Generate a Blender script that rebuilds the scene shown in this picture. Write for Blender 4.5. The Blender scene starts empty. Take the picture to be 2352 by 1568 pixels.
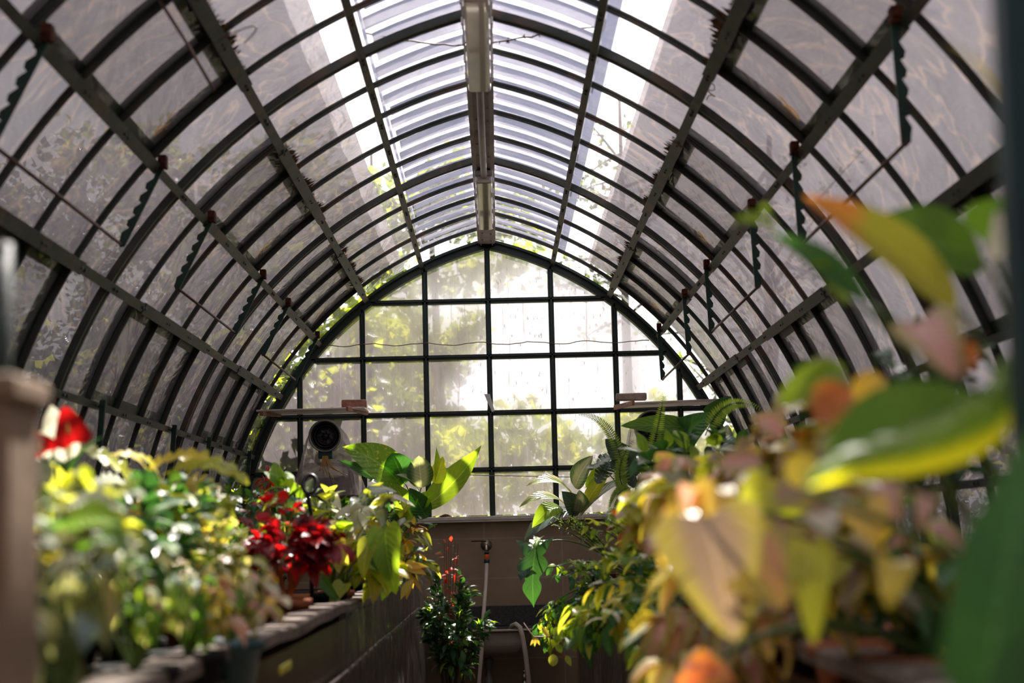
import bpy, math, random
from mathutils import Vector, Matrix
random.seed(11)
W, H = 2352, 1568
CZ = 1.35                      # camera height above the floor
CX = -.046                     # centre line of the greenhouse
F = 3950.0
PITCH, YAW, ROLL = .113546, .0101257, -.024224
DW = 13.55                     # distance to the gable
AX, AZ = .62, -.23             # pointed-arch centres
FLOOR = -CZ
RIM = -.215                    # top of the planting troughs
SOIL = -.34
COL = bpy.context.scene.collection
Vv = Vector

# ------------------------------------------------------------------ camera
def basis():
    cy, sy, cp, sp, cr, sr = math.cos(YAW), math.sin(YAW), math.cos(PITCH), math.sin(PITCH), math.cos(ROLL), math.sin(ROLL)
    f = Vv((sy*cp, cy*cp, sp)); r = Vv((cy, -sy, 0)); u = r.cross(f)
    return r*cr+u*sr, -r*sr+u*cr, f
BR, BU, BF = basis()
def at(x, y, Y):               # a point at distance Y down the house
    d = BF+BR*((x-W/2)/F)-BU*((y-H/2)/F)
    return d*(Y/d.y)
cam = bpy.data.cameras.new('camera'); co = bpy.data.objects.new('camera', cam); COL.objects.link(co)
co.matrix_world = Matrix.Translation((0, 0, CZ)) @ Matrix((BR, BU, -BF)).transposed().to_4x4()
cam.sensor_width = 36; cam.lens = F/W*36; cam.clip_start = .05; cam.clip_end = 400
cam.dof.use_dof = True; cam.dof.focus_distance = 12.0; cam.dof.aperture_fstop = 2.5; cam.dof.aperture_blades = 0
bpy.context.scene.camera = co

# ------------------------------------------------------------------ objects
def tag(o, label=None, cat=None, group=None, kind=None):
    if label: o['label'] = label
    if cat: o['category'] = cat
    if group: o['group'] = group
    if kind: o['kind'] = kind
    return o
def thing(name, label, cat, loc, group=None, kind=None):
    o = bpy.data.objects.new(name, None); COL.objects.link(o); o.empty_display_size = .05
    o.location = (loc[0], loc[1], loc[2]+CZ)
    return tag(o, label, cat, group, kind)
def wloc(o):
    l = Vv((0, 0, 0))
    while o is not None: l += Vv(o.location); o = o.parent
    return l
class MB:
    def __init__(s): s.v = []; s.f = []; s.uv = []
    def add(s, vs, fs, uvs=None):
        n = len(s.v); s.v += [Vv(p) for p in vs]; s.f += [tuple(i+n for i in f) for f in fs]
        s.uv += uvs if uvs else [(0, 0)]*len(vs)
        return s
    def box(s, c, d, rz=0, rx=0, ry=0):
        M = Matrix.Rotation(rz, 3, 'Z') @ Matrix.Rotation(rx, 3, 'X') @ Matrix.Rotation(ry, 3, 'Y')
        p = [Vv(c)+M @ Vv((x*d[0]/2, y*d[1]/2, z*d[2]/2)) for x in (-1, 1) for y in (-1, 1) for z in (-1, 1)]
        return s.add(p, [(0, 1, 3, 2), (4, 6, 7, 5), (0, 4, 5, 1), (2, 3, 7, 6), (0, 2, 6, 4), (1, 5, 7, 3)])
    def bar(s, a, b, w, h, up=(0, 0, 1)):
        a, b = Vv(a), Vv(b); d = (b-a).normalized(); x = d.cross(Vv(up)).normalized(); z = x.cross(d)
        p = [q+x*(i*w/2)+z*(j*h/2) for q in (a, b) for i, j in ((-1, -1), (1, -1), (1, 1), (-1, 1))]
        return s.add(p, [(0, 1, 2, 3)[::-1], (4, 5, 6, 7), (0, 4, 7, 3), (1, 2, 6, 5), (0, 1, 5, 4), (3, 7, 6, 2)])
    def tube(s, pts, r, n=8, cap=True):
        pts = [Vv(p) for p in pts]; rs = r if isinstance(r, (list, tuple)) else [r]*len(pts)
        vs = []; prev = None
        for i, p in enumerate(pts):
            d = (pts[min(i+1, len(pts)-1)]-pts[max(i-1, 0)])
            d = d.normalized() if d.length > 1e-9 else Vv((0, 0, 1))
            if prev is None: x = d.orthogonal().normalized()
            else:
                x = prev-d*prev.dot(d); x = x.normalized() if x.length > 1e-6 else d.orthogonal().normalized()
            prev = x; y = d.cross(x)
            vs += [p+(x*math.cos(2*math.pi*k/n)+y*math.sin(2*math.pi*k/n))*rs[i] for k in range(n)]
        fs = [(i*n+k, i*n+(k+1) % n, (i+1)*n+(k+1) % n, (i+1)*n+k) for i in range(len(pts)-1) for k in range(n)]
        if cap: fs += [tuple(range(n))[::-1], tuple((len(pts)-1)*n+k for k in range(n))]
        return s.add(vs, fs)
    def lathe(s, prof, c, n=20, axis=(0, 0, 1)):
        q = Vv((0, 0, 1)).rotation_difference(Vv(axis)); c = Vv(c); vs = []
        for r, z in prof: vs += [c+q @ Vv((r*math.cos(2*math.pi*k/n), r*math.sin(2*math.pi*k/n), z)) for k in range(n)]
        m = len(prof)
        fs = [(i*n+k, i*n+(k+1) % n, (i+1)*n+(k+1) % n, (i+1)*n+k) for i in range(m-1) for k in range(n)]
        fs += [tuple(range(n))[::-1], tuple((m-1)*n+k for k in range(n))]
        return s.add(vs, fs)
    def arc(s, side, Y, w, R0, R1, t0, t1, n=24):
        vs = []
        for i in range(n+1):
            t = math.radians(t0+(t1-t0)*i/n)
            for R, y in ((R0, Y-w/2), (R0, Y+w/2), (R1, Y+w/2), (R1, Y-w/2)):
                vs.append((CX+side*(-AX+R*math.cos(t)), y, AZ+R*math.sin(t)))
        fs = [(i*4+k, i*4+(k+1) % 4, (i+1)*4+(k+1) % 4, (i+1)*4+k) for i in range(n) for k in range(4)]
        fs += [(0, 1, 2, 3), (4*n+3, 4*n+2, 4*n+1, 4*n)]
        return s.add(vs, fs)
    def build(s, name, mat, parent=None, smooth=False, bevel=0):
        me = bpy.data.meshes.new(name); off = Vv((0, 0, 0)) if parent is None else wloc(parent)
        me.from_pydata([tuple(p+Vv((0, 0, CZ))-off) for p in s.v], [], s.f)
        uv = me.uv_layers.new(name='UVMap'); vi = [0]*len(me.loops); me.loops.foreach_get('vertex_index', vi)
        fl = []
        for i in vi: fl += s.uv[i]
        uv.data.foreach_set('uv', fl)
        if smooth: me.polygons.foreach_set('use_smooth', [True]*len(me.polygons))
        me.materials.append(mat); me.update()
        o = bpy.data.objects.new(name, me); COL.objects.link(o); o.parent = parent
        if bevel:
            b = o.modifiers.new('b', 'BEVEL'); b.width = bevel; b.segments = 2; b.limit_method = 'ANGLE'
        return o

# ------------------------------------------------------------------ materials
def nodes(name):
    m = bpy.data.materials.new(name); m.use_nodes = True; nt = m.node_tree; nt.nodes.clear()
    out = nt.nodes.new('ShaderNodeOutputMaterial')
    def N(t, **k):
        n = nt.nodes.new(t)
        for a, b in k.items():
            if hasattr(n, a): setattr(n, a, b)
            else: n.inputs[a].default_value = b
        return n
    return m, nt, out, N, nt.links.new
def c4(c): return (c[0], c[1], c[2], 1)
def mixc(N, L, fac, a, b, bt='MIX'):
    m = N('ShaderNodeMix', data_type='RGBA', blend_type=bt)
    for i, v in ((0, fac), (6, a), (7, b)):
        if isinstance(v, (int, float)): m.inputs[i].default_value = v
        elif isinstance(v, (tuple, list)): m.inputs[i].default_value = c4(v)
        else: L(v, m.inputs[i])
    return m.outputs[2]
def ramp(N, L, src, stops):
    r = N('ShaderNodeValToRGB'); e = r.color_ramp.elements
    while len(e) < len(stops): e.new(.5)
    for i, (p, c) in enumerate(stops):
        e[i].position = p; e[i].color = c4(c) if not isinstance(c, (int, float)) else (c, c, c, 1)
    L(src, r.inputs[0]); return r.outputs[0]
def noise(N, L, scale, detail=4, dist=0, stretch=None, rough=.55):
    tc = N('ShaderNodeTexCoord'); n = N('ShaderNodeTexNoise'); n.inputs['Scale'].default_value = scale
    n.inputs['Detail'].default_value = detail; n.inputs['Distortion'].default_value = dist; n.inputs['Roughness'].default_value = rough
    if stretch:
        mp = N('ShaderNodeMapping'); mp.inputs['Scale'].default_value = stretch
        L(tc.outputs['Object'], mp.inputs[0]); L(mp.outputs[0], n.inputs['Vector'])
    else: L(tc.outputs['Object'], n.inputs['Vector'])
    return n.outputs['Fac']
def solid(name, c1, c2=None, scale=8, rough=.6, metal=0, bump=.2, spec=.5, third=None, coat=0):
    m, nt, out, N, L = nodes(name)
    p = N('ShaderNodeBsdfPrincipled'); p.inputs['Roughness'].default_value = rough; p.inputs['Metallic'].default_value = metal
    p.inputs['Specular IOR Level'].default_value = spec; p.inputs['Coat Weight'].default_value = coat
    n = noise(N, L, scale, 5)
    col = ramp(N, L, n, [(.35, c1), (.65, c2 or c1)])
    if third:
        n2 = noise(N, L, scale*.6, 6, .5)
        col = mixc(N, L, ramp(N, L, n2, [(.56, 0.), (.62, 1.)]), col, third)
    L(col, p.inputs['Base Color'])
    if bump:
        b = N('ShaderNodeBump'); b.inputs['Strength'].default_value = bump; b.inputs['Distance'].default_value = .01
        L(noise(N, L, scale*4, 6), b.inputs['Height']); L(b.outputs[0], p.inputs['Normal'])
    L(p.outputs[0], out.inputs[0]); return m
def film(name, col1, col2, scale, clear, transl_amt, gloss=.05, bump=.4, bscale=3, stretch=None, groughness=.12, specks=False, dist=1.5, swirl=None):
    # thin plastic: part clear, part milky (diffuse-transmitting), with a shiny wrinkled face
    m, nt, out, N, L = nodes(name)
    n = noise(N, L, scale, 6, dist, stretch)
    col = ramp(N, L, n, [(.3, col1), (.7, col2)])
    if swirl:       # wrinkle swirls, their wavy reflections painted into the film colour
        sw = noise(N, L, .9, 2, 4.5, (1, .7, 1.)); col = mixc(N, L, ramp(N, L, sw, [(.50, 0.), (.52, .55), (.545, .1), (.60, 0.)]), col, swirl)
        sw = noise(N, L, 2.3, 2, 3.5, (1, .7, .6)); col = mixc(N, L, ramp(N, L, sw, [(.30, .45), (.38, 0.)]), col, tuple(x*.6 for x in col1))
    tl = N('ShaderNodeBsdfTranslucent'); L(col, tl.inputs[0])
    df = N('ShaderNodeBsdfDiffuse'); L(col, df.inputs[0])
    a = N('ShaderNodeMixShader'); a.inputs[0].default_value = .25; L(tl.outputs[0], a.inputs[1]); L(df.outputs[0], a.inputs[2])
    tr = N('ShaderNodeBsdfTransparent'); tr.inputs[0].default_value = (.93, .92, .93, 1)
    b = N('ShaderNodeMixShader')
    if specks:
        n3 = noise(N, L, 55, 3, 0, (1, 1, .25)); n4 = noise(N, L, 10, 4, .3, (3, 1, .12), .7)
        s1 = ramp(N, L, n3, [(.62, 0.), (.70, 1.)]); s2 = ramp(N, L, n4, [(.60, 0.), (.66, .8)])
        mx = N('ShaderNodeMath', operation='MAXIMUM'); L(s1, mx.inputs[0]); L(s2, mx.inputs[1])
        m2 = N('ShaderNodeMath', operation='MULTIPLY_ADD'); L(mx.outputs[0], m2.inputs[0]); m2.inputs[1].default_value = -(clear*.75); m2.inputs[2].default_value = clear
        L(m2.outputs[0], b.inputs[0])
    else: b.inputs[0].default_value = clear
    L(a.outputs[0], b.inputs[1])
    if specks:      # hammered, slightly blurring glass
        rf = N('ShaderNodeBsdfRefraction'); rf.inputs['Roughness'].default_value = .42; rf.inputs['IOR'].default_value = 1.08; rf.inputs['Color'].default_value = (.95, .93, .93, 1)
        rx = N('ShaderNodeMixShader'); rx.inputs[0].default_value = .62; L(tr.outputs[0], rx.inputs[1]); L(rf.outputs[0], rx.inputs[2]); L(rx.outputs[0], b.inputs[2])
    else: L(tr.outputs[0], b.inputs[2])
    g = N('ShaderNodeBsdfGlossy'); g.inputs['Roughness'].default_value = groughness
    bp = N('ShaderNodeBump'); bp.inputs['Strength'].default_value = bump; bp.inputs['Distance'].default_value = .05
    L(noise(N, L, bscale, 3, 2.2, stretch), bp.inputs['Height']); L(bp.outputs[0], g.inputs['Normal'])
    L(bp.outputs[0], tl.inputs['Normal'])
    lw = N('ShaderNodeLayerWeight'); fr = N('ShaderNodeMath', operation='POWER'); L(lw.outputs['Facing'], fr.inputs[0]); fr.inputs[1].default_value = 5
    ad = N('ShaderNodeMath', operation='MULTIPLY_ADD'); L(fr.outputs[0], ad.inputs[0]); ad.inputs[1].default_value = .45; ad.inputs[2].default_value = gloss
    ad.use_clamp = True
    o = N('ShaderNodeMixShader'); L(ad.outputs[0], o.inputs[0]); L(b.outputs[0], o.inputs[1]); L(g.outputs[0], o.inputs[2])
    L(o.outputs[0], out.inputs[0]); return m
def leafmat(name, c1, c2, pattern=None, pc=None, trans=.5, rough=.32, tcol=None, spec=.5):
    m, nt, out, N, L = nodes(name)
    geo = N('ShaderNodeNewGeometry'); n = noise(N, L, 9, 3)
    rnd = N('ShaderNodeMath', operation='MULTIPLY_ADD'); L(geo.outputs['Random Per Island'], rnd.inputs[0]); rnd.inputs[1].default_value = .7
    L(n, rnd.inputs[2])
    col = ramp(N, L, rnd.outputs[0], [(.35, c1), (1.0, c2)])
    tc = N('ShaderNodeTexCoord'); sp = N('ShaderNodeSeparateXYZ'); L(tc.outputs['UV'], sp.inputs[0])
    ab = N('ShaderNodeMath', operation='SUBTRACT'); L(sp.outputs[0], ab.inputs[0]); ab.inputs[1].default_value = .5
    ab2 = N('ShaderNodeMath', operation='ABSOLUTE'); L(ab.outputs[0], ab2.inputs[0])     # 0 at the midrib, .5 at the rim
    # side veins, part of the leaf's own marking
    vv = N('ShaderNodeMath', operation='MULTIPLY_ADD'); L(ab2.outputs[0], vv.inputs[0]); vv.inputs[1].default_value = -.5; L(sp.outputs[1], vv.inputs[2])
    sn = N('ShaderNodeMath', operation='MULTIPLY'); L(vv.outputs[0], sn.inputs[0]); sn.inputs[1].default_value = 62
    si = N('ShaderNodeMath', operation='SINE'); L(sn.outputs[0], si.inputs[0])
    light = tuple(min(1, x*1.5+.03) for x in c2)
    if pattern == 'rim':
        f = N('ShaderNodeMath', operation='MULTIPLY_ADD'); L(n, f.inputs[0]); f.inputs[1].default_value = .35; L(ab2.outputs[0], f.inputs[2])
        col = mixc(N, L, ramp(N, L, f.outputs[0], [(.40, 0.), (.56, 1.)]), col, pc)
    elif pattern == 'centre':
        f = N('ShaderNodeMath', operation='MULTIPLY_ADD'); L(n, f.inputs[0]); f.inputs[1].default_value = .5; L(ab2.outputs[0], f.inputs[2])
        col = mixc(N, L, ramp(N, L, f.outputs[0], [(.38, 1.), (.52, 0.)]), col, pc)
    elif pattern == 'spots':
        col = mixc(N, L, ramp(N, L, noise(N, L, 60, 3), [(.58, 0.), (.64, 1.)]), col, pc)
    elif pattern == 'tip':
        f = N('ShaderNodeMath', operation='MULTIPLY_ADD'); L(n, f.inputs[0]); f.inputs[1].default_value = .4; L(sp.outputs[1], f.inputs[2])
        col = mixc(N, L, ramp(N, L, f.outputs[0], [(.85, 0.), (1.05, 1.)]), col, pc)
    col = mixc(N, L, ramp(N, L, si.outputs[0], [(.93, 0.), (1.0, .3)]), col, light)
    col = mixc(N, L, ramp(N, L, ab2.outputs[0], [(.012, .75), (.03, 0.)]), col, light)
    p = N('ShaderNodeBsdfPrincipled'); p.inputs['Roughness'].default_value = rough; p.inputs['Specular IOR Level'].default_value = spec
    L(col, p.inputs['Base Color'])
    bp = N('ShaderNodeBump'); bp.inputs['Strength'].default_value = .35; bp.inputs['Distance'].default_value = .004
    L(si.outputs[0], bp.inputs['Height']); L(bp.outputs[0], p.inputs['Normal'])
    t = N('ShaderNodeBsdfTranslucent')
    tm = mixc(N, L, 1., col, tcol or (1.9, 1.75, .75), 'MULTIPLY')
    L(tm, t.inputs[0])
    x = N('ShaderNodeMixShader'); x.inputs[0].default_value = trans; L(p.outputs[0], x.inputs[1]); L(t.outputs[0], x.inputs[2])
    L(x.outputs[0], out.inputs[0]); return m

M = {}
M['bar'] = solid('painted_steel', (.026, .034, .026), (.062, .064, .050), 5, .5, 0, .3, .4, (.10, .065, .042))
M['sash'] = solid('dark_green_steel', (.006, .014, .010), (.012, .026, .018), 5, .45, 0, .3, .4)
M['gable'] = solid('gable_green_paint', (.012, .026, .021), (.022, .040, .032), 6, .35, 0, .2, .5)
M['ridge'] = solid('ridge_board', (.52, .46, .42), (.66, .60, .55), 7, .7, 0, .3, .3, (.42, .37, .33))
M['red_brown'] = solid('red_brown', (.05, .012, .008), (.10, .028, .012), 14, .8, 0, .6, .2)
M['rack'] = solid('rack_green', (.008, .03, .022), (.015, .05, .035), 8, .5, 0, .3, .4, (.08, .02, .015))
M['moss'] = solid('dry_moss', (.07, .035, .015), (.20, .11, .05), 30, .95, 0, .8, .1)
M['stone'] = solid('concrete', (.11, .083, .066), (.19, .145, .115), 6, .85, 0, .5, .2, (.08, .06, .048))
M['trough'] = solid('trough_side', (.070, .048, .031), (.11, .076, .05), 4, .28, 0, .1, .5)
M['soil'] = solid('soil', (.012, .009, .006), (.03, .02, .012), 40, .95, 0, 1, .1)
M['terra'] = solid('terracotta', (.33, .10, .045), (.42, .15, .07), 9, .8, 0, .2, .2)
M['blackpot'] = solid('black_plastic', (.010, .010, .010), (.016, .016, .016), 5, .75, 0, .05, .1)
M['tealpot'] = solid('teal_pot', (.02, .06, .07), (.03, .09, .10), 5, .4, 0, .05, .5)
M['wood'] = solid('plank_wood', (.30, .14, .085), (.46, .25, .16), 6, .6, 0, .4, .3)
M['brick'] = solid('brick_clay', (.30, .13, .09), (.44, .22, .16), 20, .9, 0, .7, .1)
M['brickgrey'] = solid('weathered_brick', (.33, .25, .20), (.45, .36, .29), 20, .9, 0, .7, .1)
M['hose'] = solid('hose_rubber', (.50, .40, .31), (.60, .50, .40), 5, .5, 0, .05, .4)
M['orange'] = solid('orange_plastic', (.85, .12, .02), (.8, .13, .03), 5, .4, 0, 0, .5)
M['green_pl'] = solid('dark_green_plastic', (.01, .06, .05), (.01, .07, .06), 5, .4, 0, 0, .5)
M['metal'] = solid('brass', (.45, .40, .28), (.55, .5, .38), 10, .3, 1, .1, .5)
M['sink'] = solid('sink_enamel', (.28, .23, .19), (.36, .30, .25), 4, .3, 0, .05, .5)
M['granite'] = solid('dark_granite', (.02, .02, .022), (.06, .06, .065), 90, .3, 0, .05, .5)
M['black'] = solid('black_rubber', (.008, .008, .008), (.015, .015, .015), 5, .4, 0, 0, .5)
M['duct'] = solid('grey_duct', (.16, .15, .13), (.24, .23, .20), 6, .35, 0, .1, .5)
M['wire_y'] = solid('ochre_wire', (.55, .28, .05), (.6, .33, .07), 6, .5, 0, 0, .4)
M['wire'] = solid('rusty_wire', (.10, .06, .05), (.16, .10, .08), 9, .6, .3, .1, .3)
M['yel'] = solid('yellow_reflection', (.55, .5, .05), (.6, .55, .06), 5, .4, 0, 0, .4)
M['paper'] = solid('white_card', (.75, .73, .70), (.8, .78, .75), 5, .6, 0, 0, .3)
M['post'] = solid('brown_post', (.20, .135, .085), (.27, .185, .12), 5, .7, 0, .3, .3)
M['doorgreen'] = solid('door_green', (.006, .030, .032), (.010, .045, .045), 4, .4, 0, .05, .4)
M['sill'] = solid('sill_render', (.70, .60, .50), (.82, .74, .66), 10, .6, 0, .4, .3)
M['bark'] = solid('bark', (.05, .035, .022), (.11, .08, .055), 12, .9, 0, .6, .1)
M['stem'] = solid('green_stem', (.06, .11, .02), (.12, .17, .04), 12, .5, 0, 0, .3)
M['redstem'] = solid('red_stem', (.30, .07, .02), (.36, .12, .03), 12, .5, 0, 0, .3)
M['ground'] = solid('ground', (.05, .05, .03), (.10, .09, .05), 2, .95, 0, .3, .1)
M['lamp'] = solid('lamp_housing', (.42, .38, .34), (.5, .46, .42), 5, .5, 0, .05, .4)
M['conduit'] = solid('conduit', (.42, .36, .32), (.5, .44, .39), 5, .5, 0, .05, .4)
M['lath'] = film('lath_milky', (.27, .29, .38), (.36, .37, .44), 2, .06, 0, .02, .2, 2)
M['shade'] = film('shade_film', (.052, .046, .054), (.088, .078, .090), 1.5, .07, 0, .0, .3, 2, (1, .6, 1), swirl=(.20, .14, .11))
M['glaze'] = film('glazing_film', (.50, .46, .50), (.62, .58, .60), 2.5, .80, 0, .06, .9, 2.2, (1.4, .6, 1), .10)
M['gpane'] = film('gable_pane', (.088, .075, .079), (.132, .114, .119), 3, .37, 0, .03, .25, 9, (2, 1, .3), .2, True)
M['ventpane'] = film('vent_pane', (.33, .31, .30), (.46, .43, .41), 5, .62, 0, .05, .7, 10, (1, 1, 1), .2)
M['sheet'] = film('clear_sheet', (.5, .45, .42), (.6, .55, .5), 3, .90, 0, .07, 1.0, 3, (6, 6, .5), .06)
M['bag'] = film('bag_plastic', (.5, .42, .37), (.7, .62, .56), 6, .72, 0, .08, 1.0, 9, (4, 4, .8), .12)
# lamp diffuser: hazy plastic
def diffuser():
    m, nt, out, N, L = nodes('lamp_diffuser')
    p = N('ShaderNodeBsdfPrincipled'); p.inputs['Roughness'].default_value = .12; p.inputs['Coat Weight'].default_value = .6
    L(ramp(N, L, noise(N, L, 2.2, 3, .4, (1, .6, 1)), [(.4, (.52, .44, .38)), (.62, (.74, .60, .48))]), p.inputs['Base Color'])
    L(p.outputs[0], out.inputs[0]); return m
M['diff'] = diffuser()
def tiles():
    m, nt, out, N, L = nodes('wall_tiles')
    tc = N('ShaderNodeTexCoord'); mp = N('ShaderNodeMapping'); mp.inputs['Rotation'].default_value = (math.radians(90), 0, 0)
    mp.inputs['Location'].default_value = (.12, .11, 0)
    L(tc.outputs['Object'], mp.inputs[0])
    b = N('ShaderNodeTexBrick'); b.offset = 0; b.inputs['Scale'].default_value = 1; b.inputs['Brick Width'].default_value = .61; b.inputs['Row Height'].default_value = .31
    b.inputs['Mortar Size'].default_value = .005
    b.inputs['Color1'].default_value = (.40, .28, .17, 1); b.inputs['Color2'].default_value = (.46, .33, .21, 1); b.inputs['Mortar'].default_value = (.55, .44, .33, 1)
    L(mp.outputs[0], b.inputs['Vector'])
    p = N('ShaderNodeBsdfPrincipled'); p.inputs['Roughness'].default_value = .4
    c = mixc(N, L, ramp(N, L, noise(N, L, 5, 6), [(.3, .55), (.7, 0.)]), b.outputs[0], (.28, .195, .12))
    L(c, p.inputs['Base Color']); L(p.outputs[0], out.inputs[0]); return m
M['tiles'] = tiles()

# leaves
G = {}
G['green'] = leafmat('leaf_green', (.05, .13, .02), (.11, .23, .035), trans=.45, rough=.45, spec=.35)
G['bright'] = leafmat('leaf_bright', (.14, .30, .02), (.30, .46, .04), trans=.55)
G['lime'] = leafmat('leaf_lime', (.28, .36, .03), (.48, .52, .07), trans=.55)
G['yellow'] = leafmat('leaf_yellow', (.50, .40, .04), (.66, .55, .10), trans=.5)
G['gold'] = leafmat('leaf_gold', (.62, .33, .05), (.72, .50, .10), trans=.45)
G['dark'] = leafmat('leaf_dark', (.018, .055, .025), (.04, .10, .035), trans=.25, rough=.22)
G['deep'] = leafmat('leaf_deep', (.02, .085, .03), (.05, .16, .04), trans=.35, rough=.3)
G['blue'] = leafmat('leaf_bluegreen', (.045, .085, .07), (.09, .14, .11), trans=.15, rough=.25)
G['cream'] = leafmat('leaf_cream', (.10, .18, .04), (.22, .28, .07), 'centre', (.82, .72, .50), .4, rough=.55, spec=.3)
G['creamrim'] = leafmat('leaf_cream_rim', (.16, .26, .05), (.27, .36, .08), 'rim', (.78, .70, .38), .45)
G['grey'] = leafmat('leaf_greygreen', (.20, .24, .16), (.34, .36, .25), trans=.3, rough=.6, spec=.3)
G['red'] = leafmat('leaf_red', (.35, .010, .008), (.60, .02, .02), trans=.5, tcol=(1.7, .5, .5))
G['spathe'] = leafmat('leaf_spathe', (.40, .012, .012), (.50, .02, .02), trans=.3, rough=.6, spec=.15, tcol=(1.5, .5, .5))
G['maroon'] = leafmat('leaf_maroon', (.10, .005, .008), (.24, .012, .018), trans=.4, tcol=(1.7, .4, .5))
G['pink'] = leafmat('leaf_pink', (.50, .26, .22), (.70, .42, .36), 'rim', (.45, .40, .14), .4, tcol=(1.4, 1, .8))
G['olive'] = leafmat('leaf_olive', (.30, .25, .09), (.42, .36, .14), 'centre', (.52, .27, .19), .45)
G['oliverim'] = leafmat('leaf_olive_rim', (.27, .20, .14), (.36, .26, .19), 'rim', (.46, .40, .08), .25, tcol=(1.4, 1.25, .85))
G['coral'] = leafmat('leaf_coral', (.62, .12, .06), (.72, .28, .08), 'rim', (.70, .38, .06), .4, tcol=(1.5, 1, .8))
G['redtip'] = leafmat('leaf_red_tip', (.60, .04, .02), (.75, .12, .05), trans=.5, tcol=(1.6, .7, .6))
G['orange'] = leafmat('leaf_orange_tip', (.34, .36, .03), (.46, .46, .05), 'tip', (.75, .27, .06), .5)
G['white'] = leafmat('leaf_white', (.62, .58, .46), (.80, .75, .62), trans=.5, tcol=(1.1, 1.1, .95))
G['silver'] = leafmat('leaf_silver', (.24, .30, .22), (.42, .46, .36), 'rim', (.10, .18, .08), .3, rough=.2)
G['fern'] = leafmat('leaf_fern', (.15, .28, .04), (.30, .44, .07), trans=.55)
G['spot'] = leafmat('leaf_spotted', (.12, .28, .02), (.22, .42, .03), 'spots', (.55, .60, .12), .6)
G['tree'] = leafmat('leaf_tree', (.05, .10, .02), (.16, .22, .04), trans=.45)
G['treelime'] = leafmat('leaf_tree_lime', (.18, .26, .03), (.38, .42, .06), trans=.55)
G['treedark'] = leafmat('leaf_tree_dark', (.015, .035, .012), (.045, .075, .03), trans=.3)

# ------------------------------------------------------------------ leaf shapes
def prof(kind, t):
    if kind == 'ovate': return max(0, math.sin(math.pi*t**.75))**.8
    if kind == 'lance': return max(0, math.sin(math.pi*t**.85))**1.1
    if kind == 'strap': return min(1, t*7+.25)*min(1, (1-t)*2.2+.02)
    if kind == 'heart': return max(0, min(1, (t+.06)*5))**.5*max(0, 1-t)**.62*1.12
    if kind == 'round': return max(0, math.sin(math.pi*t))**.55
    if kind == 'lobed': return (max(0, min(1, (t+.03)*5))**.5*max(0, 1-t)**.5)*(.32+.68*abs(math.sin(5.5*math.pi*t+.6))**.8)*1.15
    if kind == 'monstera': return (max(0, min(1, (t+.06)*5))**.5*max(0, 1-t)**.45)*(1.1 if (t*8) % 1 < .72 else .3)
    if kind == 'ivy': return (.95-.55*t)*(.45+.55*abs(math.cos(2.6*math.pi*t)))*(1-t**6)
    return 1
def leaf(mb, p0, p1, w, bend=.12, up=(0, -.3, 1), fold=.2, kind='ovate', nu=3, nv=6, wave=.0, droop=0):
    p0, p1 = Vv(p0), Vv(p1); a = p1-p0; Ln = a.length
    if Ln < 1e-5: return
    d = a/Ln; n = Vv(up); n = n-d*n.dot(d)
    n = d.orthogonal().normalized() if n.length < 1e-4 else n.normalized()
    s = d.cross(n); vs = []; uv = []; ph = random.random()*6
    for j in range(nv+1):
        t = j/nv; f = prof(kind, t)*w/2; c = p0+a*t+n*(bend*Ln*4*t*(1-t)) - Vv((0, 0, droop*Ln*t*t))
        for i in range(2*nu+1):
            u = (i-nu)/nu
            back = -d*(.10*Ln*abs(u)) if kind in ('heart', 'monstera', 'ivy') and t < .15 else Vv((0, 0, 0))
            h = fold*abs(u)*f + wave*Ln*math.sin(9*t+ph+(2 if u > 0 else 0))*abs(u)
            vs.append(c+s*(u*f)+n*h+back+(-d*(.15*f*abs(u)) if kind in('lobed','monstera') else Vv((0,0,0)))); uv.append((.5+.5*u, t))
    k = 2*nu+1
    mb.add(vs, [(j*k+i, j*k+i+1, (j+1)*k+i+1, (j+1)*k+i) for j in range(nv) for i in range(k-1)], uv)
def rnd(a, b): return random.uniform(a, b)
def bez(a, b, c, n=8):
    a, b, c = Vv(a), Vv(b), Vv(c)
    return [a*(1-t)**2+b*2*t*(1-t)+c*t*t for t in [i/n for i in range(n+1)]]
def rdir():
    while 1:
        v = Vv((rnd(-1, 1), rnd(-1, 1), rnd(-1, 1)))
        if .1 < v.length < 1: return v.normalized()
def pot(parent, x, y, z, r=.075, h=.13, mat='terra'):
    prof_ = [(r*.70, 0), (r*.95, h*.82), (r*1.08, h*.82), (r*1.08, h), (r*.92, h), (r*.88, h*.86), (0.001, h*.86)]
    MB().lathe(prof_, (x, y, z), 20).build('pot', M[mat], parent, True)
NPL = 0
def plant(name, label, cat, x, y, potmat='terra', r=.075, z=SOIL, ph=.13, group=None):
    o = thing(name, label, cat, (x, y, z), group)
    if potmat: pot(o, x, y, z, r, ph, potmat)
    return o, Vv((x, y, z+(ph*.86 if potmat else 0)))
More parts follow.
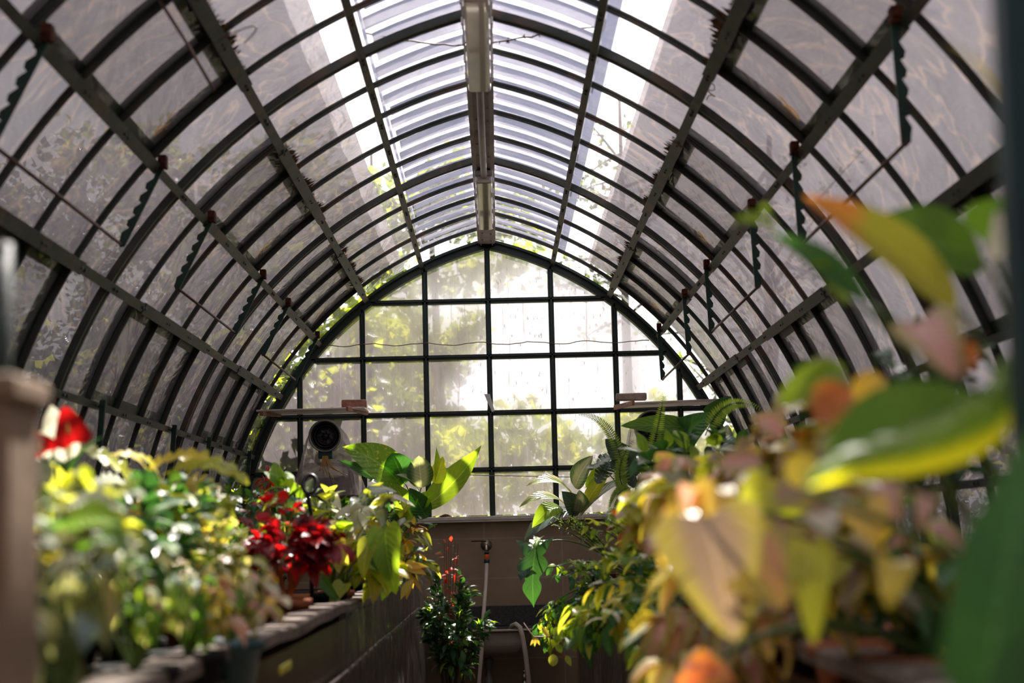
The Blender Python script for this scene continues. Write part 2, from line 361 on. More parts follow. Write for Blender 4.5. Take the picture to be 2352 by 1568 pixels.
def bush(name, label, cat, c, rad, n, ll, wr, mat, kind='ovate', stems=9, droop=.25, base=None, potmat='terra', potr=.075, smat='stem',
         mats2=None, hang=0, nu=2, nv=5, upf=.45, z=SOIL, ph=.13, flower=None, layer='foliage'):
    # c: crown centre; rad (rx,ry,rz); n leaves of length ll; mats2: [(material, share, part name)]
    bx, by = base if base else (c[0], c[1])
    o, top = plant(name, label, cat, bx, by, potmat, potr, z, ph)
    c = Vv(c); st = MB(); sets = [(MB(), mat, layer, 1.0)]
    for q in (mats2 or []): sets.append((MB(), q[0], q[2], q[1]))
    paths = []
    for k in range(stems):
        d = rdir(); d.z = abs(d.z)*.9-.15
        e = c+Vv((d.x*rad[0], d.y*rad[1], d.z*rad[2]))*rnd(.75, 1)
        if hang and random.random() < hang:
            e = c+Vv((math.copysign(rad[0]*rnd(.5, 1), -c.x) if True else 0, d.y*rad[1], -rad[2]*rnd(.5, 1.6)))
        mid = top*.45+e*.55+Vv((0, 0, rad[2]*.5)); mid.x = top.x*.5+e.x*.5; mid.y = top.y*.5+e.y*.5
        b = bez(top, mid, e, 10); paths.append(b); st.tube(b, [.0045-.003*i/10 for i in range(11)], 5, False)
    for i in range(n):
        b = random.choice(paths); t = rnd(.35, 1)**.8*10; j = min(9, int(t)); p = b[j].lerp(b[j+1], t-j)
        dd = (rdir()+Vv((0, 0, upf))+(p-c).normalized()*.7).normalized(); L_ = rnd(*ll)
        tip = p+dd*L_+Vv((0, 0, -droop*L_))
        r = random.random(); sel = 0; acc = 0
        for qi in range(1, len(sets)):
            acc += sets[qi][3]
            if r < acc: sel = qi; break
        leaf(sets[sel][0], p+dd*.01, tip, L_*wr*rnd(.8, 1.15), rnd(.05, .18), (rnd(-.5, .5), rnd(-.7, .3), 1), rnd(-.1, .35), kind, nu, nv, .01)
    st.build('stem', M[smat], o, True)
    for mb, mt, nm, _ in sets:
        if mb.v: mb.build(nm, G[mt], o, True)
    return o
def big(o, p0, p1, w, mat, name='leaf', petiole=None, **k):
    mb = MB(); k.setdefault('nu', 4); k.setdefault('nv', 16); leaf(mb, p0, p1, w, **k)
    ob = mb.build(name, G[mat], o, True)
    if petiole is not None:
        a, b = Vv(petiole), Vv(p0); MB().tube(bez(a, a*.4+b*.6+Vv((0, 0, .25*(b-a).length)), b, 8), [.005, .0048, .0046, .0044, .0042, .004, .0038, .0036, .0034], 6).build('petiole', M['stem'], ob, True)
    return ob
def frond(o, st, p0, pm, p1, ln, n=34, up=(0, -1, .3)):
    mb = MB()
    b = bez(p0, pm, p1, 24); st.tube(b, [.003-.002*i/24 for i in range(25)], 5, False)
    for i in range(n):
        t = (i+2)/(n+2)*24; j = min(23, int(t)); p = b[j].lerp(b[j+1], t-j); d = (b[j+1]-b[j]).normalized()
        s = d.cross(Vv(up)).normalized(); l = ln*min(1, (i+3)/6)*(1-(i/n)**2*.8)
        for q in (-1, 1): leaf(mb, p, p+(s*q+d*.35).normalized()*l-Vv((0, 0, l*.15)), l*.28, .05, up, .1, 'lance', 1, 4)
    mb.build('frond', G['fern'], o, True)

# ================================================================== the setting
S = 'structure'
fl = MB(); fl.box((CX, 4, FLOOR-.05), (4.3, 20, .1)); tag(fl.build('floor', M['stone']), 'dark concrete floor of the aisle between the planting troughs', 'floor', kind=S)
wb = MB(); wb.box((CX, DW+.11, (FLOOR+.145)/2), (4.3, .20, .145-FLOOR)); tag(wb.build('wall_back', M['tiles']), 'low brown tiled wall under the gable window', 'wall', kind=S)
wb = MB(); wb.box((CX, DW+.02, .158), (4.2, .22, .03)).box((CX, DW-.05, .137), (4.2, .07, .018)); tag(wb.build('trim_sill', M['sill'], bevel=.004), 'pale sunlit ledge on top of the brown tiled wall', 'ledge', kind=S)
for s, nm in ((-1, 'left'), (1, 'right')):
    w = MB(); w.box((CX+s*2.10, 4, (FLOOR-.35)/2), (.12, 20, -.35-FLOOR))
    tag(w.build('wall_'+nm, M['stone']), 'low concrete side wall behind the %s trough' % nm, 'wall', kind=S)

wf = MB(); pf = []
for i in range(25):
    t = math.radians(-8+(84.5)*i/24); pf.append((-AX+2.72*math.cos(t), AZ+2.72*math.sin(t)))
ring = [(CX-x, z) for x, z in pf]+[(CX+x, z) for x, z in pf[::-1]]+[(CX+2.1, FLOOR), (CX-2.1, FLOOR)]
wf.add([(x, -6.0, z) for x, z in ring]+[(x, -6.1, z) for x, z in ring], [tuple(range(len(ring))), tuple(range(2*len(ring)-1, len(ring)-1, -1))]+[(i, (i+1) % len(ring), len(ring)+(i+1) % len(ring), len(ring)+i) for i in range(len(ring))])
tag(wf.build('wall_front', M['stone']), 'rendered end wall of the greenhouse behind the camera', 'wall', kind=S)
TOPA = math.degrees(math.acos(AX/2.66))
SP = .606; Y0 = 7.57
ribs = []
k = -10
tn = 1
while Y0+k*SP < 13.2:
    Y = Y0+k*SP; main = (k % 5 == 0)
    mb = MB()
    for s in (-1, 1):
        if main:
            mb.arc(s, Y-.024, .026, 2.656, 2.69, -8, TOPA+.6, 40); mb.arc(s, Y+.024, .026, 2.656, 2.69, -8, TOPA+.6, 40)
            mb.arc(s, Y, .030, 2.665, 2.685, -8, TOPA+.6, 40)
        else:
            mb.arc(s, Y, .014, 2.668, 2.688, -8, TOPA+.4, 40); mb.arc(s, Y, .024, 2.684, 2.694, -8, TOPA+.4, 40)
    o = mb.build('trim_%d' % tn, M['bar'])
    if main: lab = {-10: 'nearest heavy double arch rib, overhead and out of focus', -5: 'blurred heavy double arch rib crossing the upper left corner', 0: 'heavy double arch rib passing over the near ceiling lamp', 5: 'heavy double arch rib meeting the near end of the far ceiling lamp'}[k]
    else: lab = 'thin curved glazing bar, number %s of four beyond the %s' % (('one', 'two', 'three', 'four')[k % 5-1], {-2: 'nearest heavy rib', -1: 'blurred corner rib', 0: 'rib over the near ceiling lamp', 1: 'rib at the far ceiling lamp'}[k//5])
    tag(o, lab, 'arch rib', kind=S); ribs.append((k, Y)); tn += 1; k += 1
PUR = [64.4, 53.2, 42.3, 31.2, 20.0, 8.8]
pn = ['first from the ridge', 'second from the ridge', 'third from the ridge, carrying the rack stays', 'fourth from the ridge', 'fifth from the ridge', 'lowest']
for s, nm in ((-1, 'left'), (1, 'right')):
    for i, a in enumerate(PUR):
        t = math.radians(a); R = 2.638; wdt = .036 if i not in (1, 3) else .044
        c = Vv((CX+s*(-AX+R*math.cos(t)), 0, AZ+R*math.sin(t))); up = Vv((s*math.cos(t), 0, math.sin(t)))
        mb = MB(); mb.bar((c.x, .8, c.z), (c.x, DW-.02, c.z), wdt, .014, up)
        mb.bar((c.x+up.x*.03, .8, c.z+up.z*.03), (c.x+up.x*.03, DW-.02, c.z+up.z*.03), .012, .05, up)
        for kk, Y in ribs:
            if kk >= -5: mb.box((c.x-up.x*.009, Y+.03, c.z-up.z*.009), (.012, .012, .012)).box((c.x-up.x*.009, Y-.03, c.z-up.z*.009), (.012, .012, .012))
        # wider vent rails
        if i in (1, 2, 3):
            for b0 in (2.54+SP, 4.54+SP-.0+.0, 0):
                pass
            for kk in (-5, 0, 5):
                y0 = Y0+(kk+1)*SP; y1 = min(Y0+(kk+4)*SP, 13.1)
                mb.bar((c.x-up.x*.004, y0, c.z-up.z*.004), (c.x-up.x*.004, y1, c.z-up.z*.004), wdt+.012, .014, up)
        tag(mb.build('trim_%d' % tn, M['bar']), 'long steel purlin on the %s side, %s' % (nm, pn[i]), 'purlin', kind=S); tn += 1
mb = MB(); mb.box((CX, 7.2, 2.335), (.140, 12.7, .02)); mb.box((CX-.045, 7.2, 2.32), (.006, 12.7, .02)).box((CX+.045, 7.2, 2.32), (.006, 12.7, .02))
y = 1.
while y < 13.4:
    mb.box((CX-.03, y, 2.322), (.012, .012, .01)).box((CX+.035, y+.05, 2.322), (.012, .012, .01)); y += .3
tag(mb.build('trim_%d' % tn, M['ridge']), 'brown-grey ridge board running along the top of the arched roof', 'ridge board', kind=S); tn += 1

# ceiling film, one barrel surface, slack between the ribs
def barrel(R, t0, t1, y0, y1, nt, ny, sag=0, sides=(-1, 1)):
    mb = MB()
    for s in sides:
        vs = []
        for i in range(nt+1):
            for j in range(ny+1):
                y = y0+(y1-y0)*j/ny; t = math.radians(t0+(t1-t0)*i/nt)
                ph = (y-Y0)/SP; r = R-sag*math.sin(math.pi*(ph % 1))*(.6+.4*math.sin(i*.9+j*.37))
                vs.append((CX+s*(-AX+r*math.cos(t)), y, AZ+r*math.sin(t)))
        mb.add(vs, [(i*(ny+1)+j, i*(ny+1)+j+1, (i+1)*(ny+1)+j+1, (i+1)*(ny+1)+j) for i in range(nt) for j in range(ny)])
    return mb
tag(barrel(2.70, -8, TOPA, -6., DW+.02, 40, 194, .014).build('ceiling', M['glaze'], smooth=True), 'clear wrinkled plastic film glazing stretched over the arched ribs', 'ceiling', kind=S)
# shading outside
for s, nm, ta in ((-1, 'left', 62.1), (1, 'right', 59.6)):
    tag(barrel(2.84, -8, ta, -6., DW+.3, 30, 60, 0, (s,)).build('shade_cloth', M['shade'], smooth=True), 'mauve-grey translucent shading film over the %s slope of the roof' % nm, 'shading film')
o = thing('lath_blind', 'row of pale blue-grey translucent laths laid across the ridge, bright sky between them', 'blind', (CX, 7, 2.45))
y = 6.3; i = 0
while y < 13.5:
    for s in (-1, 1):
        mb = MB(); x1 = (.500 if s < 0 else .56)+rnd(-.02, .02)
        R = 2.76; vs = []
        for q in range(9):
            x = .02+(x1-.02)*q/8; z = AZ+math.sqrt(R*R-(x+AX)**2)
            for yy, dz in ((y, 0), (y+.15, 0), (y+.15, .012), (y, .012)): vs.append((CX+s*x, yy+x*.05, z+dz))
        mb.add(vs, [(a*4+b, a*4+(b+1) % 4, (a+1)*4+(b+1) % 4, (a+1)*4+b) for a in range(8) for b in range(4)]+[(0, 1, 2, 3), (35, 34, 33, 32)])
        mb.build('lath', M['lath'], o)
    y += .27; i += 1
for s in (-1, 1):
    mb = MB(); vs = []
    for x0, x1 in ((.515, .53),) if s < 0 else ((.575, .63),):
        for yy in (6.3, DW+.2):
            for x in (x0, x1): vs.append((CX+s*x, yy, AZ+math.sqrt(2.80**2-(x+AX)**2)))
    mb.add(vs, [(0, 1, 3, 2)]); mb.add([v+Vv((0, 0, .01)) for v in mb.v[:4]], [(0, 1, 3, 2)]); mb.build('edge_strip', M['lath'], o)

# vents
vn = 2
place = {-5: 'nearest', 0: 'middle', 5: 'farthest'}
for s, nm in ((-1, 'left'), (1, 'right')):
    for kk in (-5, 0, 5):
        for (ta, tb, lev) in ((PUR[2], PUR[1], 'upper'), (PUR[4], PUR[3], 'lower')):
            y0 = Y0+(kk+1)*SP; y1 = min(Y0+(kk+4)*SP, 13.06)
            tm = math.radians((ta+tb)/2); ym = (y0+y1)/2
            o = thing('window_%d' % vn, '%s hinged roof vent of the %s slope, %s row, dark green sash' % (place[kk], nm, lev), 'roof vent',
                      (CX+s*(-AX+2.7*math.cos(tm)), ym, AZ+2.7*math.sin(tm)), kind=S); vn += 1
            f = MB()
            f.arc(s, y0+.01, .055, 2.695, 2.73, ta, tb, 10); f.arc(s, y1-.01, .055, 2.695, 2.73, ta, tb, 10)
            for a in (ta+.8, tb-.8):
                t = math.radians(a); R = 2.71; up = (s*math.cos(t), 0, math.sin(t))
                f.bar((CX+s*(-AX+R*math.cos(t)), y0, AZ+R*math.sin(t)), (CX+s*(-AX+R*math.cos(t)), y1, AZ+R*math.sin(t)), .06, .03, up)
            so_ = f.build('sash', M['sash'], o)
            for q in (1, 2): MB().arc(s, y0+(y1-y0)*q/3, .045, 2.69, 2.72, ta, tb, 10).build('glazing_bar', M['sash'], so_)
            pm = MB(); n = 8; vs = []
            for i in range(n+1):
                t = math.radians(ta+(tb-ta)*i/n)
                for yy in (y0, y1): vs.append((CX+s*(-AX+2.725*math.cos(t)), yy, AZ+2.725*math.sin(t)))
            pm.add(vs, [(2*i, 2*i+1, 2*i+3, 2*i+2) for i in range(n)]).build('pane', M['ventpane'], o, True)
            if lev == 'upper':
                t = math.radians(PUR[2]); tips = []
                for yy in (y0, y1):
                    a = Vv((CX+s*(-AX+2.60*math.cos(t)), yy, AZ+2.60*math.sin(t)+.05))
                    b = a+(Vv((-.17, 0, -.34)) if s < 0 else Vv((.015, 0, -.40)))
                    d = (b-a).normalized(); sd = Vv((0, 0, 1)).cross(Vv((0, 1, 0))); sd = Vv((1, 0, 0))*(-1 if s < 0 else 1); sd = (sd-d*sd.dot(d)).normalized()
                    r = MB(); L_ = (b-a).length; nt_ = 5; out_ = [a-sd*.018]; pts = []
                    for q in range(nt_):
                        u0, u1 = .2+.75*q/nt_, .2+.75*(q+1)/nt_
                        pts += [a+d*(L_*u0)+sd*.004, a+d*(L_*(u0+(u1-u0)*.55))+sd*.022, a+d*(L_*(u1-.012))+sd*.017]
                    poly = [a-sd*.016, b-sd*.016, b+d*.012, b+sd*.014]+pts[::-1]+[a+sd*.018]
                    m_ = len(poly); r.add([p-Vv((0, .004, 0)) for p in poly]+[p+Vv((0, .004, 0)) for p in poly],
                                          [tuple(range(m_)), tuple(range(2*m_-1, m_-1, -1))]+[(i, (i+1) % m_, m_+(i+1) % m_, m_+i) for i in range(m_)])
                    ro = r.build('rack_stay', M['rack'], o)
                    h = MB(); h.box(a+Vv((0, 0, .0)), (.035, .05, .055)); h.lathe([(.012, -.035), (.012, .035)], a+Vv((0, -.0, 0)), 10, (0, 1, 0)); h.build('reflection_block', M['red_brown'], so_, bevel=.004)  # red-brown block and pin added in place of an orange reflection
                    tips.append(b)
                MB().tube([tips[0], tips[1]], .007, 8).build('rod', M['wire'], o, True)
            else:
                t = math.radians(PUR[4])
                for yy in (y0, y1):
                    a = Vv((CX+s*(-AX+2.60*math.cos(t)), yy, AZ+2.60*math.sin(t)+.04)); MB().bar(a, a+Vv((s*.02, 0, -.24)), .03, .012, (0, 1, 0)).build('rack_stay', M['rack'], o, bevel=.004)
            if lev == 'upper':
                # brown stain of dry leaves caught at the corner
                t2 = math.radians(PUR[2]+1.6); ml = MB()
                for q in range(7):
                    pth = t2+rnd(0, .035); p = Vv((CX+s*(-AX+2.715*math.cos(pth)), y1-.05-rnd(0, .05), AZ+2.715*math.sin(pth)))
                    leaf(ml, p, p+Vv((-s*.07*rnd(.6, 1), -rnd(0, .03), .07*rnd(.6, 1))), .02, .05, (s, 0, 1), .2, 'lance', 1, 4)
                ml.build('caught_leaf', G['gold'], o, True)

# moss fringes on the second purlin
for s, nm in ((-1, 'left'), (1, 'right')):
    for kk, wh in ((-5, 'near the ceiling corner'), (0, 'beside the middle roof vent'), (5, 'beside the farthest roof vent')):
        y0 = Y0+(kk+1)*SP; y1 = min(Y0+(kk+4)*SP, 13.0); t = math.radians(PUR[1]+.55); mb = MB()
        for q in range(330 if s < 0 else 260):
            yy = rnd(y0, y1)
            ln = rnd(.008, .03)*(1.6 if (s > 0 and kk == -5) else 1)*(1+.6*math.sin(yy*9))
            tt = t+rnd(0, .006); p = Vv((CX+s*(-AX+2.675*math.cos(tt)), yy, AZ+2.675*math.sin(tt)))
            d = Vv((-s*math.sin(tt), rnd(-.5, .5), math.cos(tt)))
            leaf(mb, p, p+d.normalized()*ln, ln*.8, 0, (s*math.cos(tt), 0, math.sin(tt)), .2, 'ivy', 1, 3)
        mb.build('moss_fringe', M['moss'], smooth=False); tag(bpy.data.objects[-1] if False else COL.objects[-1], 'ragged brown moss fringe on the %s second purlin %s' % (nm, wh), 'moss', kind='stuff')

# ------------------------------------------------------------------ gable window
g = thing('window_1', 'tall pointed-arch gable window with a grid of dusty panes in dark green frame', 'window', (CX, DW, .17), kind=S)
MB().arc(-1, DW, .09, 2.595, 2.66, 9, TOPA+1.1, 40).arc(1, DW, .09, 2.595, 2.66, 9, TOPA+1.1, 40).arc(-1, DW-.03, .12, 2.645, 2.665, 9, TOPA+.7, 40).arc(1, DW-.03, .12, 2.645, 2.665, 9, TOPA+.7, 40).build('arch_frame', M['gable'], g)
def top_z(x, R=2.6): return AZ+math.sqrt(max(0, R*R-(abs(x)+AX)**2))
for i in range(-3, 4):
    x = i*.5; zt = top_z(x)+.02
    MB().bar((CX+x, DW, .17), (CX+x, DW, zt), .043, .05, (0, 1, 0)).bar((CX+x, DW-.03, .17), (CX+x, DW-.03, zt), .013, .03, (0, 1, 0)).build('mullion', M['gable'], g)
for k in range(4):
    z = 1.873-k*.4459; R = 2.6; xm = math.sqrt(R*R-(z-AZ)**2)-AX+.02
    MB().bar((CX-xm, DW, z), (CX+xm, DW, z), .05, .040, (0, 0, 1)).bar((CX-xm, DW-.03, z+.004), (CX+xm, DW-.03, z+.004), .03, .011, (0, 0, 1)).build('transom', M['gable'], g)
mb = MB(); n = 40; vs = [(CX, DW+.015, .17)]
pl = []
for i in range(n+1):
    t = math.radians(9+(TOPA-9)*i/n); pl.append((-AX+2.63*math.cos(t), AZ+2.63*math.sin(t)))
vs = []
for x, z in pl: vs += [(CX-max(x, .0005), DW+.015, z), (CX+max(x, .0005), DW+.015, z)]
mb.add(vs, [(2*i, 2*i+1, 2*i+3, 2*i+2) for i in range(n)]).build('pane', M['gpane'], g)

# ================================================================== troughs and pier, door
o = thing('planting_trough', 'long raised concrete trough on the left of the aisle, planted full', 'planter', (CX-1.3, 7, FLOOR))
XL = -.60; XR = .60
for s in (-1, 1):
    if s > 0: o = thing('planting_trough', 'long raised concrete trough on the right of the aisle, under the mass of coloured leaves', 'planter', (CX+1.3, 7, FLOOR))
    xe = s*.60; ys = 2.14 if s < 0 else 1.5; LN = 12.85-ys
    mb = MB(); nn = 140
    # uneven coping
    vs = []
    for i in range(nn+1):
        y = ys+LN*i/nn; dz = -.004*(y-2)+.006*math.sin(y*2.3)+.003*math.sin(y*7.1); dx = .008*math.sin(y*1.9)
        for x, z in ((xe-s*.012+s*dx, RIM+dz-.035), (xe-s*.012+s*dx, RIM+dz-.006), (xe+s*.004, RIM+dz), (xe+s*.085, RIM+dz), (xe+s*.09, RIM+dz-.10)): vs.append((x, y, z))
    mb.add(vs, [(i*5+k, i*5+k+1, (i+1)*5+k+1, (i+1)*5+k) for i in range(nn) for k in range(4)]+[(0, 1, 2, 3, 4)]).build('coping', M['stone'], o)
    mb = MB(); mb.box((xe+s*.04, ys+LN/2, (RIM-.03+FLOOR)/2-.02), (.07, LN, RIM-.07-FLOOR-.02)).build('side_panel', M['trough'], o)
    mb = MB(); mb.box((xe+s*.73, ys+LN/2, SOIL-.05), (1.30, LN, .1)).build('bench_bed', M['soil'], o)
    MB().box((xe+s*.73, ys, (SOIL-.1+FLOOR)/2), (1.30, .06, SOIL-.1-FLOOR)).build('end_panel', M['trough'], o)
for s, nm in ((-1, 'left'), (1, 'right')):
    mb = MB(); pts = [(s*.578, 1.6+i*.6, -.475+.003*math.sin(i*1.3)) for i in range(19)]
    tag(mb.tube(pts, .006, 8).build('irrigation_hose', M['conduit'], smooth=True), 'thin pale irrigation hose along the lower face of the %s trough' % nm, 'hose')
    # clear film curtain hanging in front of the trough face
    mb = MB(); ny, nz = 220, 6; vs = []
    ya, yb = (6.2, 12.7) if s < 0 else (5.2, 12.7)
    for i in range(ny+1):
        y = ya+(yb-ya)*i/ny
        for j in range(nz+1):
            z = -.245-.85*j/nz
            vs.append((s*(.565-.010*math.sin(y*21)-.008*math.sin(y*47+j*.3)-.012*j/nz), y, z))
    mb.add(vs, [(i*(nz+1)+j, i*(nz+1)+j+1, (i+1)*(nz+1)+j+1, (i+1)*(nz+1)+j) for i in range(ny) for j in range(nz)])
    tag(mb.build('plastic_sheet', M['sheet'], smooth=True), 'clear rippled plastic sheet hanging down the face of the %s trough' % nm, 'plastic sheet')
p = at(20, 880, 2.05)
mb = MB(); mb.box((p.x-.06, 2.05, (p.z+FLOOR)/2), (.16, .14, p.z-FLOOR)).box((p.x-.06, 2.05, p.z-.01), (.18, .16, .03))
tag(mb.build('wooden_post', M['post'], bevel=.006), 'brown wooden post at the left edge, blurred and close to the camera', 'post')
# pier behind it: dark steel upright
p = at(10, 600, 2.6)
a_ = at(-5, 900, 2.3); b_ = at(2, 560, 2.3)
tag(MB().tube([(a_.x-.01, 2.3, SOIL), (a_.x-.005, 2.3, a_.z), (b_.x-.005, 2.3, b_.z)], .022, 10).build('steel_upright', M['sash'], smooth=True), 'dark green steel upright rising behind the blurred wooden post at the left edge', 'upright')
# door frame right
o = thing('door_1', 'dark green open door edge close on the right, out of focus', 'door', (.60, 1.7, FLOOR), kind=S)
a0 = at(2345, 1568, 1.7); a1 = at(2310, -60, 1.7)
MB().bar((a0.x+.045, 1.7, FLOOR), (a1.x+.045, 1.7, 1.2), .10, .045, (0, 1, 0)).build('door_stile', M['doorgreen'], o, bevel=.004)
MB().lathe([(.004, 0), (.012, .004), (.012, .03), (.02, .035), (.02, .05), (.004, .052)], (a0.x+.045, 1.67, -.25), 14, (0, -1, 0)).build('door_knob', M['metal'], o, True)

# ================================================================== fittings
def lamp(y0, y1, z, w, label):
    o = thing('ceiling_lamp', label, 'ceiling lamp', (CX, (y0+y1)/2, z+.08), 'long ceiling lamps under the ridge')
    h = MB(); h.box((CX, (y0+y1)/2, z+.065), (w, y1-y0, .035)); ho = h.build('housing', M['lamp'], o, bevel=.01)
    d = MB(); d.box((CX, (y0+y1)/2, z+.025), (w*.9, (y1-y0)*.985, .05)); d.build('diffuser', M['diff'], o, bevel=.016)
    for yy in (y0+.2, y1-.2): MB().bar((CX, yy, z+.08), (CX, yy, 2.33), .03, .006, (0, 1, 0)).build('bracket', M['bar'], o)
    for yy in [y0+(y1-y0)*(q+.5)/5 for q in range(5)]:
        for s in (-1, 1): MB().box((CX+s*(w/2+.002), yy, z+.05), (.010, .03, .03)).build('clip', M['paper'], ho)
lamp(6.95, 8.46, 2.225, .128, 'long hazy diffuser lamp under the ridge, the nearer one, cut by the top edge')
lamp(10.65, 12.35, 2.225, .118, 'long hazy diffuser lamp under the ridge, the farther one')
mb = MB(); mb.tube([(CX, 8.4, 2.290), (CX, 9.6, 2.290), (CX+.002, 10.7, 2.27)], .020, 12)
tag(mb.build('conduit', M['conduit'], smooth=True), 'straight cable conduit joining the two ceiling lamps', 'conduit')
# wires
def wire(name, pts, r, mat, label, cat='wire'):
    return tag(MB().tube(pts, r, 6).build(name, M[mat], smooth=True), label, cat)
pts = []
for i in range(30):
    u = i/29; x = 838+530*u; y = 75+28*math.sin(math.pi*min(1, u*1.25))-(14 if u > .8 else 0)*((u-.8)*5)
    p = at(x, y+rnd(-2, 2), 7.75); pts.append(p)
vw = wire('dry_vine', pts, .004, 'wire', 'dry brown vine strung under the near ceiling lamp from purlin to purlin', 'vine')
mb = MB()
for q in range(60):
    p = pts[int(rnd(17, 27))]; leaf(mb, p, p+rdir()*.022, .006, 0, kind='lance', nu=1, nv=3)
mb.build('tendril', M['wire'], vw)
wire('wire', [at(x, 793+3*math.sin(x*.05)-(x-740)*.012+rnd(-1, 1), DW-.06) for x in range(735, 1505, 14)], .0035, 'wire', 'thin wavy wire stretched across the upper rows of the gable window')
wire('wire', [at(x, 1090+(x-1045)*.02, DW-.06) for x in range(1040, 1400, 30)], .003, 'duct', 'grey cable crossing the lowest row of the gable window')
wire('vine_tendril', bez(at(505, 90, 5.6), at(640, 25, 5.6), at(560, 100, 5.6), 14), .0025, 'wire', 'thin looping dry tendril under the upper left roof panes', 'vine')
wire('cane', [at(366, 0, 5.6), at(430, 100, 5.6), at(492, 208, 5.6)], .006, 'wire', 'thin cane lying against the upper left roof vent', 'cane')
wire('wire', [at(1632, 195, 7.5)+Vv((.02*math.sin(q), 0, -.006*q+.012*math.cos(q*1.3))) for q in range(12)], .003, 'wire', 'small curl of dark wire on the right purlin above the plants')

# shelves, bricks
def plank(a, b, y, w, label):
    a, b = at(a[0], a[1], y), at(b[0], b[1], y); mb = MB(); mb.bar((a.x, y+w/2, a.z), (b.x, y+w/2, b.z), w, .014)
    return tag(mb.build('shelf_board', M['sill'], bevel=.003), label, 'shelf board'), a, b
_, a, b = plank((588, 943), (838, 936), 12.95, .42, 'thin pale shelf board at the left of the gable window')
MB().bar(at(797, 938, 12.85), at(843, 948, 13.35), .02, .035).build('batten', M['wood'], bevel=.003); tag(COL.objects[-1], 'short reddish wooden batten under the right end of the left shelf board', 'batten')
MB().bar(at(600, 949, 12.9), at(642, 952, 13.3), .03, .035).build('batten', M['wood'], bevel=.003); tag(COL.objects[-1], 'dark wooden batten under the left end of the left shelf board', 'batten')
c = at(813, 927, 13.1); MB().box((c.x, 13.12, c.z), (.19, .09, .062), .05).build('brick', M['brick'], bevel=.010); tag(COL.objects[-1], 'reddish brick lying on the left shelf board', 'brick')
_, a, b = plank((1440, 926), (1655, 917), 12.95, .42, 'thin pale shelf board at the right of the gable window')
MB().bar(at(1455, 925, 12.85), at(1412, 936, 13.35), .02, .035).build('batten', M['wood'], bevel=.003); tag(COL.objects[-1], 'short orange-brown wooden batten under the left end of the right shelf board', 'batten')
c = at(1450, 911, 13.1); MB().box((c.x, 13.12, c.z), (.235, .10, .054), -.03).build('brick', M['brickgrey'], bevel=.010); tag(COL.objects[-1], 'sand-coloured brick lying on the right shelf board', 'brick')
a, b = at(1112, 905, DW-.06), at(1136, 946, DW-.06)
mb = MB(); mb.add([a, a+Vv((.045, -.01, -.0)), b+Vv((0, 0, .01)), b+Vv((-.02, -.01, .0)), a+Vv((0, -.004, 0)), a+Vv((.045, -.014, -.0)), b+Vv((0, -.004, .01)), b+Vv((-.02, -.014, .0))],
                  [(0, 1, 2, 3), (7, 6, 5, 4), (0, 4, 5, 1), (1, 5, 6, 2), (2, 6, 7, 3), (3, 7, 4, 0)])
tag(mb.build('plant_tag', M['paper']), 'small white card stuck on the centre mullion of the gable window', 'tag')

# duct fans in plastic
def fan(cx, cy, r, Y, label, cone_w, lab2):
    c = at(cx, cy, Y); o = thing('duct_fan', label, 'fan', (c.x, Y, c.z))
    rr = r*Y/F; ax = (0, -1, 0)
    mbh = MB().lathe([(rr*.96, -.13), (rr, -.12), (rr, .055), (rr*1.04, .06), (rr*1.04, .07), (rr*.93, .07), (rr*.90, .0), (rr*.85, -.08), (.001, -.09)], c, 32, ax); ho = COL.objects[-1] if False else mbh.build('housing', M['duct'], o, True)
    for q in range(4):
        k = .86-.17*q; MB().tube([c+Vv((rr*k*math.cos(t), -.03+.012*q, rr*k*math.sin(t))) for t in [i*math.pi/16 for i in range(33)]], .005, 6, False).build('guard_ring', M['black'], ho, True)
    MB().lathe([(rr*.22, 0), (rr*.2, .02), (.002, .03)], c, 16, ax).build('hub', M['black'], o, True)
    for q in range(7):
        t = q*2*math.pi/7; mb = MB(); d = Vv((math.cos(t), 0, math.sin(t)))
        leaf(mb, c+d*rr*.2, c+d*rr*.82+Vv((0, .02, 0)), rr*.5, .05, (0, -1, .2), .2, 'round', 2, 6); mb.build('blade', M['black'], o, True)
    MB().box(c+Vv((0, 0, -rr-.02)), (rr*.9, .1, .06)).build('mount', M['green_pl'], o, bevel=.006)
    mb = MB()
    for q in range(7):
        x = rr*(-.25+.08*q); p0 = c+Vv((x*.6, -.05, -rr-.03)); mb.tube(bez(p0, p0+Vv((x*.5, -.02, -.10)), p0+Vv((x+.02*q, 0, -.11-.02*(q % 4))), 8), .0035, 5, False)
    mb.build('wire_bundle', M['wire_y'], o, True)
    mb = MB(); mb.tube(bez(c+Vv((0, 0, -rr-.05)), c+Vv((.03, -.02, -rr-.25)), c+Vv((.13, 0, -rr-.45)), 10), .003, 5).build('cable', M['black'], o, True)
    # loose bag over the fan
    b = thing('plastic_bag', lab2, 'plastic bag', (c.x, Y, c.z-.3)); mb = MB(); n, m_ = 40, 14; vs = []
    for j in range(m_+1):
        u = j/m_; w = rr*1.08+(cone_w-rr)*u**1.1; z = c.z+rr*.9-(.55)*u
        for i in range(n):
            t = 2*math.pi*i/n; yo = .12; ww = w*(1+.10*u*math.sin(7*t+2*u)+.05*math.sin(13*t))
            if u < .25: ww *= math.sin(math.pi/2*min(1, .35+u*2.8))
            vs.append((c.x+ww*math.cos(t), Y+yo+min(.12, ww)*math.sin(t)*.8, z))
    mb.add(vs, [(j*n+i, j*n+(i+1) % n, (j+1)*n+(i+1) % n, (j+1)*n+i) for j in range(m_) for i in range(n)]).build('film', M['bag'], b, True)
fan(748, 1002, 36, 13.0, 'round duct fan with black blades under the left shelf board', .27, 'clear plastic bag draped over the left duct fan like a cone')
